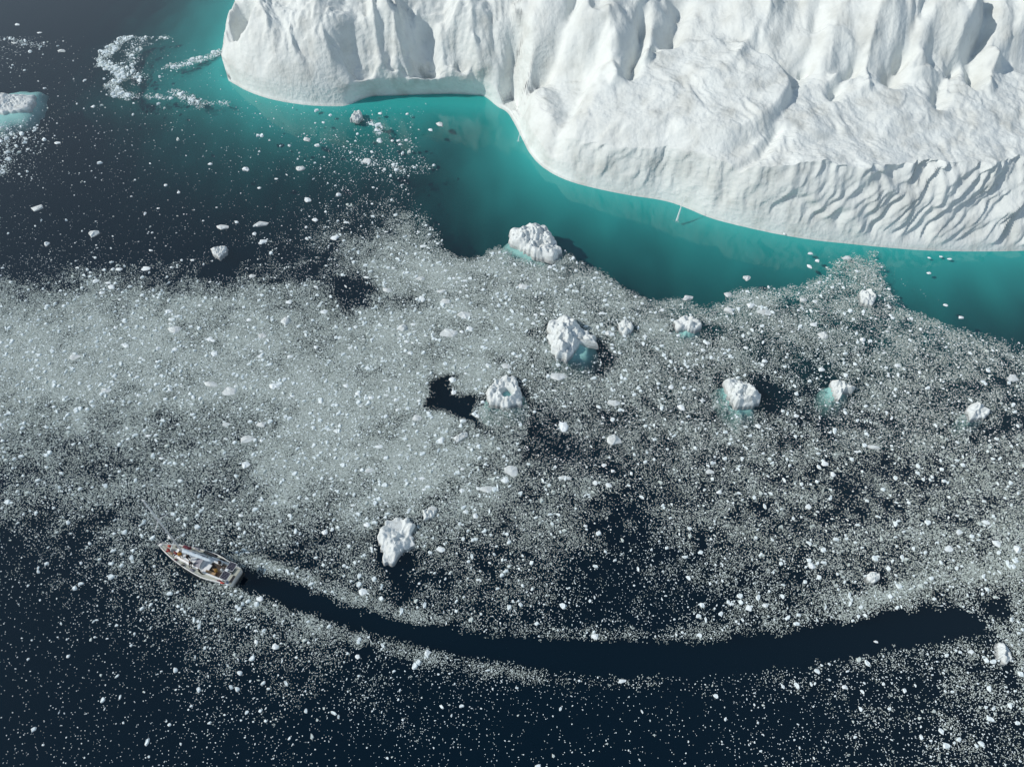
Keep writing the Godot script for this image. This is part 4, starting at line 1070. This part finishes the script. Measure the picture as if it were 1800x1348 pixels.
func build_boat() -> void:
	mat("hull_paint", Color(0.8, 0.8, 0.79), 0.3)
	mat("deck_paint", Color(0.45, 0.46, 0.40), 0.8)
	mat("cabin_paint", Color(0.8, 0.81, 0.81), 0.45)
	mat("rail_paint", Color(0.82, 0.81, 0.78), 0.5)
	mat("alloy", Color(0.72, 0.73, 0.74), 0.4, 0.2)
	mat("wire", Color(0.4, 0.42, 0.44), 0.4, 0.5)
	mat("smoked", Color(0.02, 0.022, 0.03), 0.15)
	mat("solar_cell", Color(0.018, 0.016, 0.035), 0.25)
	mat("canvas_grey", Color(0.24, 0.235, 0.27), 0.9)
	mat("sailcloth", Color(0.6, 0.68, 0.74), 0.85)
	mat("cockpit_wood", Color(0.06, 0.04, 0.03), 0.8)
	mat("teak", Color(0.42, 0.27, 0.15), 0.8)
	mat("dark_rubber", Color(0.025, 0.025, 0.03), 0.8)
	mat("fender_red", Color(0.5, 0.06, 0.04), 0.6)
	mat("rope_blue", Color(0.12, 0.2, 0.35), 0.9)
	mat("maroon", Color(0.12, 0.02, 0.035), 0.8)
	var b := top("sailing_yacht", Vector3(-50.8, 0.0, -46.1))
	b.rotation = Vector3(0.0, deg_to_rad(158.7), 0.0)
	b.rotate_object_local(Vector3.RIGHT, deg_to_rad(2.2))
	tag(b, "white sailing yacht with bare mast pushing through the brash ice", "boat")
	put("hull", hull_mesh(), M.hull_paint, b)
	put("deck", deck_mesh(), M.deck_paint, b)
	for s in [-1.0, 1.0]:
		var pts := []
		for k in 25:
			var x := lerpf(-7.2, 7.25, k / 24.0)
			pts.append(Vector3(x, sheer(x) + 0.05, half_beam(x) * s))
		put("toe_rail", tube(pts, 0.09), M.rail_paint, b)
		var line := []
		var posts := []
		for k in 9:
			var x := lerpf(-6.6, 6.6, k / 8.0)
			line.append(Vector3(x, sheer(x) + 0.68, half_beam(x) * s * 0.97))
			posts.append(x)
		put("lifeline", tube(line, 0.012, -1.0, 4), M.wire, b)
		for x in posts:
			put("stanchion", tube([Vector3(x, sheer(x), half_beam(x) * s * 0.97), Vector3(x, sheer(x) + 0.7, half_beam(x) * s * 0.97)], 0.016, -1.0, 5), M.alloy, b)
	put("pulpit", tube([Vector3(6.2, 2.2, -0.55), Vector3(7.1, 2.28, -0.3), Vector3(7.45, 2.3, 0), Vector3(7.1, 2.28, 0.3), Vector3(6.2, 2.2, 0.55)], 0.022), M.alloy, b)
	put("bow_anchor", block(Vector3(0.7, 0.12, 0.25), Vector3(7.0, 1.7, 0.0), 0.03, 0.6), M.alloy, b)
	var cabin := put("coachroof", trunk_mesh(-1.9, 4.2, 1.3, 0.72, 0.48), M.cabin_paint, b)
	put("hatch", block(Vector3(0.75, 0.09, 0.75), Vector3(3.0, 1.92, 0.0), 0.03), M.smoked, cabin)
	put("hatch", block(Vector3(0.6, 0.09, 0.6), Vector3(0.9, 1.88, 0.55), 0.03), M.smoked, cabin)
	for s in [-1.0, 1.0]:
		for x in [-1.0, 0.3, 1.6]:
			put("window", block(Vector3(0.8, 0.16, 0.05), Vector3(x, sheer(x) + 0.16, s * (1.27 - 0.02 * x * x)), 0.02), M.smoked, cabin)
		put("handrail", tube([Vector3(-1.4, 1.85, s * 0.95), Vector3(0.5, 1.92, s * 0.9), Vector3(2.6, 1.95, s * 0.75)], 0.025), M.teak, cabin)
	# cockpit
	put("cockpit_sole", block(Vector3(3.4, 0.06, 2.1), Vector3(-4.0, 1.2, -0.05), 0.01), M.cockpit_wood, b)
	for s in [-1.0, 1.0]:
		put("coaming", block(Vector3(3.9, 0.42, 0.22), Vector3(-3.9, 1.18, s * 1.3), 0.05), M.cabin_paint, b)
		put("cockpit_seat", block(Vector3(2.2, 0.26, 0.42), Vector3(-3.1, 1.26, s * 0.93), 0.03), M.cabin_paint if s > 0.0 else M.teak, b)
	put("bridge_deck", block(Vector3(0.7, 0.35, 2.3), Vector3(-2.15, 1.2, 0.0), 0.05), M.cabin_paint, b)
	put("companion_hatch", block(Vector3(0.95, 0.12, 0.95), Vector3(-2.5, 1.66, -0.35), 0.03), M.cabin_paint, b)
	put("sprayhood", arch_mesh(-1.5, -0.1, 1.05, 0.85, 0.2, 1.62), M.canvas_grey, b)
	var bow := []
	for i in 13:
		var a := PI * i / 12.0
		bow.append(Vector3(-1.5, 1.62 + 0.87 * pow(sin(a), 0.55), -1.07 * signf(cos(a)) * pow(absf(cos(a)), 0.6)))
	put("hood_bow", tube(bow, 0.03), M.cabin_paint, b)
	var wheel := []
	for i in 17: wheel.append(Vector3(-5.0, 1.95 + 0.42 * sin(TAU * i / 16.0), 0.42 * cos(TAU * i / 16.0)))
	put("steering_wheel", tube(wheel, 0.022, -1.0, 5), M.alloy, b)
	put("pedestal", block(Vector3(0.25, 0.75, 0.25), Vector3(-4.8, 1.2, 0.0), 0.03), M.cabin_paint, b)
	# stern arch with two solar panels
	for s in [-1.0, 1.0]:
		put("arch_leg", tube([Vector3(-6.2, 1.15, s * 1.3), Vector3(-6.3, 2.9, s * 1.3)], 0.03), M.alloy, b)
		put("arch_leg", tube([Vector3(-7.0, 1.15, s * 1.25), Vector3(-7.0, 2.9, s * 1.25)], 0.03), M.alloy, b)
		var panel := put("solar_panel", block(Vector3(1.25, 0.04, 1.3), Vector3(-6.6, 2.96, s * 0.82 - 0.1), 0.008), M.solar_cell, b)
		for e in [[-1, 0], [1, 0], [0, -1], [0, 1]]:
			var size := Vector3(0.05, 0.07, 1.36) if e[0] != 0 else Vector3(1.21, 0.07, 0.05)
			put("panel_frame", block(size, Vector3(-6.6 + e[0] * 0.64, 2.945, s * 0.82 - 0.1 + e[1] * 0.66), 0.01), M.cabin_paint, panel)
		for k in 5:
			put("cell_strip", block(Vector3(1.18, 0.012, 0.012), Vector3(-6.6, 3.0, s * 0.82 - 0.1 + (k - 2) * 0.22), 0.002), M.alloy, panel)
	put("antenna_box", block(Vector3(0.5, 0.22, 0.42), Vector3(-6.35, 2.98, -0.08), 0.05), M.cabin_paint, b)
	put("stern_mat", block(Vector3(0.42, 0.05, 1.2), Vector3(-7.0, 1.13, -0.5), 0.01), M.dark_rubber, b)
	put("stern_locker", block(Vector3(0.4, 0.3, 1.0), Vector3(-6.3, 1.14, 0.6), 0.04), M.dark_rubber, b)
	put("fender", tube([Vector3(-6.3, 1.3, -1.62), Vector3(-5.7, 1.32, -1.72)], 0.14, -1.0, 8), M.fender_red, b)
	put("fender", tube([Vector3(-5.5, 1.3, -1.55), Vector3(-5.0, 1.32, -1.6)], 0.1, -1.0, 8), M.maroon, b)
	for c in [[-6.6, -1.3, M.rope_blue], [2.4, 1.35, M.maroon], [-0.6, 1.75, M.dark_rubber]]:
		var coil := []
		for i in 40:
			var a := TAU * i / 10.0
			coil.append(Vector3(c[0] + cos(a) * (0.28 - i * 0.003), sheer(c[0]) + 0.06 + i * 0.004, c[1] + sin(a) * (0.28 - i * 0.003)))
		put("rope_coil", tube(coil, 0.03, -1.0, 5), c[2], b)
	put("sail_bag", block(Vector3(1.3, 0.4, 0.5), Vector3(3.0, 1.3, 1.25), 0.14, 0.8), M.maroon, b)
	put("deck_bag", block(Vector3(2.6, 0.34, 0.45), Vector3(-1.2, 1.17, 1.78), 0.14, 0.8), M.dark_rubber, b)
	for c in [[5.6, 0.35, M.fender_red, 0.5], [4.3, 0.75, M.dark_rubber, 0.7], [4.5, -0.55, M.teak, 0.5], [1.6, -1.55, M.dark_rubber, 0.6], [3.2, -1.2, M.maroon, 0.5], [-0.2, -1.62, M.canvas_grey, 0.8], [1.2, 1.7, M.canvas_grey, 0.9], [-3.6, 1.62, M.dark_rubber, 1.0], [-5.6, 1.35, M.dark_rubber, 0.7], [-5.4, -1.35, M.fender_red, 0.4], [-4.9, 0.35, M.dark_rubber, 0.5], [-3.3, -0.3, M.teak, 0.6]]:
		put("stowed_gear", block(Vector3(c[3], 0.26, 0.34), Vector3(c[0], sheer(c[0]) + 0.04, c[1]), 0.09, 0.75), c[2], b)
	# rig
	var foot := Vector3(2.5, 1.85, 0.1)
	var head := Vector3(2.35, 19.0, 0.1)
	var mast := put("mast", tube([foot, foot.lerp(head, 0.5), head], 0.17, 0.11, 10), M.alloy, b)
	for lvl in [[6.4, 1.65], [13.0, 1.5]]:
		var at := foot.lerp(head, (lvl[0] - 1.85) / 17.15)
		for s in [-1.0, 1.0]:
			put("spreader", tube([at, at + Vector3(-0.7, 0.08, s * lvl[1])], 0.075, 0.05, 6), M.alloy, mast)
	put("masthead", block(Vector3(0.5, 0.06, 0.16), head, 0.01), M.alloy, mast)
	put("radar_dome", block(Vector3(0.5, 0.22, 0.5), Vector3(2.8, 7.2, 0.1), 0.09), M.cabin_paint, mast)
	for s in [-1.0, 1.0]:
		put("shroud", tube([Vector3(1.8, sheer(1.8), s * 2.0), Vector3(1.75, 6.48, s * 1.75), Vector3(1.7, 13.08, s * 1.6), head], 0.014, -1.0, 4), M.wire, b)
		put("shroud", tube([Vector3(2.3, sheer(2.3), s * 1.95), foot.lerp(head, 0.27)], 0.012, -1.0, 4), M.wire, b)
		put("backstay", tube([Vector3(-7.0, 1.2, s * 1.2), Vector3(-3.6, 7.6, 0.1), head], 0.012, -1.0, 4), M.wire, b)
	put("forestay", tube([Vector3(7.2, 1.75, 0.0), head], 0.03, 0.02, 5), M.wire, b)
	put("boom", tube([Vector3(2.35, 2.85, 0.1), Vector3(-3.4, 2.95, 0.25)], 0.1, 0.08, 8), M.alloy, b)
	put("furled_sail", sail_cover_mesh(Vector3(2.2, 2.95, 0.1), Vector3(-3.2, 3.02, 0.25)), M.sailcloth, b)
	# crew: [place in the yacht, turn, pose, jacket, trousers, label]
	var red := Color(0.42, 0.035, 0.03)
	var dark := Color(0.02, 0.02, 0.026)
	var gold := Color(0.62, 0.26, 0.03)
	var crew := [
		[Vector3(5.0, 1.44, -0.3), 0.3, "sit", red, Color(0.3, 0.03, 0.03), "person in red sitting nearest the bow"],
		[Vector3(3.5, 1.8, -0.35), 1.2, "sit", Color(0.3, 0.03, 0.04), dark, "person in dark red sitting on the foredeck"],
		[Vector3(2.3, 1.86, -0.55), 2.4, "stand", gold, dark, "person in orange jacket standing before the mast"],
		[Vector3(0.9, 1.84, -0.4), 2.8, "stand", dark, dark, "person in black standing on the cabin roof"],
		[Vector3(0.2, 1.82, -0.85), 1.9, "sit", Color(0.03, 0.025, 0.03), dark, "person in black sitting on the cabin roof"],
		[Vector3(-2.0, 1.22, -1.6), -2.0, "stand", Color(0.03, 0.035, 0.03), dark, "person in black standing on the sunlit side deck"],
		[Vector3(-4.5, 1.27, -0.62), 0.2, "stand", Color(0.4, 0.2, 0.03), Color(0.12, 0.05, 0.02), "person in yellow-brown standing in the cockpit"],
		[Vector3(-4.2, 1.27, 0.75), 0.0, "stand", dark, dark, "person in black standing at the cockpit's shaded side"],
	]
	for c in crew:
		person(b.transform * Transform3D(Basis(Vector3.UP, c[1]), c[0]), c[2], c[3], c[4], c[5])

# ---------------------------------------------------------------- people
func person(at: Transform3D, pose: String, jacket: Color, trousers: Color, label: String) -> void:
	# joints with radii; x is the way the person faces; the sitting figure rests on y = 0
	var skin := Color(0.5, 0.31, 0.22)
	var bones := []
	var hip := 0.95
	var add := func(a: Vector3, b: Vector3, ra: float, rb: float, c: Color) -> void: bones.append([a, b, ra, rb, c])
	var sit := pose == "sit"
	if sit: hip = 0.13
	var chest := Vector3(0.06 if sit else 0.02, hip + 0.42, 0.0)
	var neck := chest + Vector3(0.03, 0.16, 0.0)
	add.call(Vector3(0, hip, -0.07), Vector3(0, hip, 0.07), 0.13, 0.13, trousers)
	add.call(Vector3(0, hip + 0.05, 0), chest, 0.15, 0.17, jacket)
	add.call(chest + Vector3(0, 0.04, -0.12), chest + Vector3(0, 0.04, 0.12), 0.11, 0.11, jacket)
	add.call(neck, neck + Vector3(0.01, 0.1, 0), 0.06, 0.055, skin)
	var hands := []
	for s in [-1.0, 1.0]:
		var sh := chest + Vector3(0, 0.06, s * 0.19)
		var el := sh + (Vector3(0.1, -0.26, s * 0.07) if sit else Vector3(-0.03, -0.29, s * 0.06))
		var wr := el + (Vector3(0.22, -0.06, -s * 0.08) if sit else Vector3(0.16, -0.18, -s * 0.02))
		add.call(sh, el, 0.075, 0.058, jacket)
		add.call(el, wr, 0.056, 0.042, jacket)
		hands.append([wr, (wr - el).normalized(), s])
		var hp := Vector3(0.0, hip - 0.02, s * 0.1)
		var kn := Vector3(0.4, hip + 0.26, s * 0.15) if sit else Vector3(0.05, 0.5, s * 0.12)
		var an := Vector3(0.62, 0.08, s * 0.15) if sit else Vector3(-0.01 + 0.05 * s, 0.08, s * 0.13)
		add.call(hp, kn, 0.105, 0.075, trousers)
		add.call(kn, an, 0.07, 0.05, trousers)
		add.call(an + Vector3(-0.04, -0.03, 0), an + Vector3(0.16, -0.035, s * 0.02), 0.05, 0.042, Color(0.02, 0.02, 0.02))
	var st := SurfaceTool.new()
	st.begin(Mesh.PRIMITIVE_TRIANGLES)
	st.set_smooth_group(0)
	net(st, bones, 0.035, 0.05)
	# head with nose, ears and hood or hair, on a finer grid
	var hd := neck + Vector3(0.03, 0.2, 0)
	var head := []
	head.append([hd + Vector3(0, 0.03, 0), hd + Vector3(0.015, -0.07, 0), 0.098, 0.066, skin])
	head.append([hd + Vector3(0.09, 0.0, 0), hd + Vector3(0.108, -0.03, 0), 0.012, 0.018, skin])
	for s in [-1.0, 1.0]: head.append([hd + Vector3(-0.005, 0.0, s * 0.092), hd + Vector3(-0.005, -0.03, s * 0.088), 0.018, 0.013, skin])
	head.append([hd + Vector3(-0.03, 0.055, 0), hd + Vector3(-0.05, -0.02, 0), 0.098, 0.085, jacket * 0.8 if jacket.v > 0.1 else Color(0.03, 0.02, 0.015)])
	net(st, head, 0.015, 0.012)
	for s in [-1.0, 1.0]:
		net(st, [[hd + Vector3(0.085, 0.02, s * 0.035), hd + Vector3(0.087, 0.02, s * 0.038), 0.011, 0.011, Color(0.03, 0.02, 0.02)]], 0.008, 0.004)
	for h in hands:
		var d: Vector3 = h[1]
		var side := d.cross(Vector3.UP).normalized()
		var hb := [[h[0] + d * 0.02, h[0] + d * 0.09, 0.03, 0.034, skin]]
		for f in 4:
			var r: Vector3 = h[0] + d * 0.1 + side * (f - 1.5) * 0.02
			var m: Vector3 = r + d * (0.035 + 0.006 * (1.5 - absf(f - 1.5)))
			hb.append([r, m, 0.0095, 0.009, skin])
			hb.append([m, m + d * 0.02 + Vector3(0, -0.025, 0), 0.009, 0.008, skin])
		var th: Vector3 = h[0] + d * 0.045 + side * 0.035 * h[2]
		hb.append([th, th + side * 0.02 * h[2] + d * 0.035, 0.012, 0.01, skin])
		net(st, hb, 0.012, 0.008)
	st.generate_normals()
	var o := put("person", st.commit(), M.clothing if M.has("clothing") else clothing())
	o.transform = at
	tag(o, label, "person", "crew on the yacht")

func clothing() -> StandardMaterial3D:
	var m := mat("clothing", Color.WHITE, 0.85)
	m.vertex_color_use_as_albedo = true
	return m

func capsule(p: Vector3, b: Array) -> float:
	var e: Vector3 = b[1] - b[0]
	var t := clampf((p - b[0]).dot(e) / maxf(e.length_squared(), 1e-9), 0.0, 1.0)
	return p.distance_to(b[0] + e * t) - lerpf(b[2], b[3], t)

func net(st: SurfaceTool, bones: Array, cell: float, blend: float) -> void:
	# surface nets over the smooth union of tapered capsules
	var lo: Vector3 = bones[0][0]
	var hi := lo
	for b in bones:
		var r := Vector3.ONE * (maxf(b[2], b[3]) + cell * 2.0)
		lo = lo.min(b[0] - r).min(b[1] - r)
		hi = hi.max(b[0] + r).max(b[1] + r)
	var nx := int((hi.x - lo.x) / cell) + 2
	var ny := int((hi.y - lo.y) / cell) + 2
	var nz := int((hi.z - lo.z) / cell) + 2
	var f := PackedFloat32Array()
	f.resize(nx * ny * nz)
	f.fill(1.0)
	for b in bones:
		var reach := maxf(b[2], b[3]) + maxf(blend, cell * 2.0)
		var u: Vector3 = ((b[0] as Vector3).min(b[1]) - Vector3.ONE * reach - lo) / cell
		var v: Vector3 = ((b[0] as Vector3).max(b[1]) + Vector3.ONE * reach - lo) / cell
		for x in range(maxi(int(u.x), 0), mini(int(v.x) + 2, nx)):
			for y in range(maxi(int(u.y), 0), mini(int(v.y) + 2, ny)):
				for z in range(maxi(int(u.z), 0), mini(int(v.z) + 2, nz)):
					var k := (x * ny + y) * nz + z
					var d := capsule(lo + Vector3(x, y, z) * cell, b)
					var a := f[k]
					var m := maxf(blend - absf(a - d), 0.0) / blend
					f[k] = minf(a, d) - m * m * blend * 0.25
	var at := {}
	var corner := [Vector3i(0, 0, 0), Vector3i(1, 0, 0), Vector3i(0, 1, 0), Vector3i(1, 1, 0), Vector3i(0, 0, 1), Vector3i(1, 0, 1), Vector3i(0, 1, 1), Vector3i(1, 1, 1)]
	var edges := [[0, 1], [2, 3], [4, 5], [6, 7], [0, 2], [1, 3], [4, 6], [5, 7], [0, 4], [1, 5], [2, 6], [3, 7]]
	for x in nx - 1:
		for y in ny - 1:
			for z in nz - 1:
				var val := PackedFloat32Array()
				var neg := 0
				for c in corner:
					var d := f[((x + c.x) * ny + y + c.y) * nz + z + c.z]
					val.append(d)
					if d < 0.0: neg += 1
				if neg == 0 or neg == 8: continue
				var sum := Vector3.ZERO
				var n := 0
				for e in edges:
					var a: float = val[e[0]]
					var b: float = val[e[1]]
					if (a < 0.0) == (b < 0.0): continue
					sum += Vector3(corner[e[0]]).lerp(Vector3(corner[e[1]]), a / (a - b))
					n += 1
				at[Vector3i(x, y, z)] = lo + (Vector3(x, y, z) + sum / n) * cell
	var tint := {}
	for k in at:
		var best := 1e9
		var c := Color.WHITE
		for b in bones:
			var d := capsule(at[k], b)
			if d < best:
				best = d
				c = b[4]
		tint[k] = c
	for k in at:
		for ax in 3:
			var e := Vector3i.ZERO
			e[ax] = 1
			var p: Vector3i = k
			var q: Vector3i = p + e
			if q.x >= nx or q.y >= ny or q.z >= nz: continue
			var a := f[(p.x * ny + p.y) * nz + p.z]
			var b := f[(q.x * ny + q.y) * nz + q.z]
			if (a < 0.0) == (b < 0.0): continue
			var du := Vector3i.ZERO
			du[(ax + 1) % 3] = 1
			var dv := Vector3i.ZERO
			dv[(ax + 2) % 3] = 1
			var c := [p, p - du, p - du - dv, p - dv]
			if not (at.has(c[1]) and at.has(c[2]) and at.has(c[3])): continue
			var order := [0, 2, 1, 0, 3, 2] if a < 0.0 else [0, 1, 2, 0, 2, 3]
			for i in order:
				st.set_color(tint[c[i]])
				st.add_vertex(at[c[i]])

# ---------------------------------------------------------------- meltwater falling off the cliff
func build_falls() -> void:
	for w in [[Vector2(38.61, -130.57), Vector3(1.3, 5.2, -2.4), 0.15, "thin white meltwater fall pouring from the cliff into turquoise water"], [Vector2(1.63, -161.98), Vector3(0.7, 2.6, -0.9), 0.1, "tiny meltwater trickle splashing beside the notch of the iceberg"]]:
		var root := top("meltwater_fall", Vector3(w[0].x, 0, w[0].y))
		tag(root, w[3], "waterfall", "meltwater falls")
		var o: Vector3 = w[1]
		var pts := []
		for k in 13:
			var u := k / 12.0
			pts.append(Vector3(o.x * (1.0 - sqrt(u)) , o.y * (1.0 - u), o.z * (1.0 - sqrt(u))))
		put("stream", tube(pts, w[2] * 0.35, w[2] * 1.9, 7), M.falling_water, root)
		for k in 46:
			var a := rng.randf() * TAU
			var r: float = w[2] * (0.6 + 4.6 * pow(rng.randf(), 1.4))
			put("splash_drop", chunk_shapes[k % 12], M.falling_water, root, Vector3(cos(a) * r, 0.02, sin(a) * r)).scale = Vector3.ONE * w[2] * rng.randf_range(0.12, 0.45)


# ---------------------------------------------------------------- the scene
func _ready() -> void:
	rng.seed = 7
	var cam := Camera3D.new()
	cam.name = "camera"
	cam.position = Vector3(0, 110, 0)
	cam.rotation_degrees = Vector3(-53, 0, 0)
	cam.fov = 56.67
	cam.near = 0.5
	cam.far = 2500.0
	add_child(cam)
	var env := Environment.new()
	env.background_mode = Environment.BG_SKY
	var sky := ProceduralSkyMaterial.new()
	sky.sky_top_color = Color(0.20, 0.34, 0.50)
	sky.sky_horizon_color = Color(0.81, 0.88, 0.93)
	sky.sky_curve = 0.7
	sky.ground_bottom_color = Color(0.03, 0.06, 0.09)
	sky.ground_horizon_color = Color(0.5, 0.56, 0.6)
	env.sky = Sky.new()
	env.sky.sky_material = sky
	env.tonemap_mode = Environment.TONE_MAPPER_LINEAR
	env.tonemap_exposure = 0.95
	env.volumetric_fog_enabled = true
	env.volumetric_fog_density = 0.0
	env.volumetric_fog_length = 400.0
	env.sdfgi_enabled = true
	env.ssao_enabled = true
	env.ssil_enabled = true
	var we := WorldEnvironment.new()
	we.name = "world"
	we.environment = env
	add_child(we)
	var sun := DirectionalLight3D.new()
	sun.name = "sun"
	sun.light_energy = 1.05
	sun.light_color = Color(1.0, 0.982, 0.95)
	sun.light_angular_distance = 0.5
	sun.shadow_enabled = true
	sun.directional_shadow_max_distance = 500.0
	add_child(sun)
	sun.look_at_from_position(Vector3.ZERO, Vector3(1.0, -0.78, -0.1))

	make_materials()
	var pm := PlaneMesh.new()
	pm.size = Vector2(1400, 1400)
	put("water", pm, M.sea_water).set_meta("kind", "structure")
	var bed := PlaneMesh.new()
	bed.size = Vector2(1400, 1400)
	put("seabed", bed, M.seabed, null, Vector3(0, -66, 0)).set_meta("kind", "structure")
	var depth := FogVolume.new()
	depth.name = "water_depth"
	depth.shape = RenderingServer.FOG_VOLUME_SHAPE_BOX
	depth.size = Vector3(1300, 60, 1300)
	depth.position = Vector3(0, -30.06, 0)
	var fm := FogMaterial.new()
	fm.albedo = Color(0.004, 0.034, 0.075).linear_to_srgb()
	fm.density = 0.115
	depth.material = fm
	depth.set_meta("kind", "structure")
	add_child(depth)
	build_berg()
	print("berg ", Time.get_ticks_msec())
	place_bits()
	make_cover()
	place_chunks()
	print("bits ", Time.get_ticks_msec())
	place_brash()
	print("brash ", Time.get_ticks_msec())
	build_boat()
	build_falls()
	print("done ", Time.get_ticks_msec())
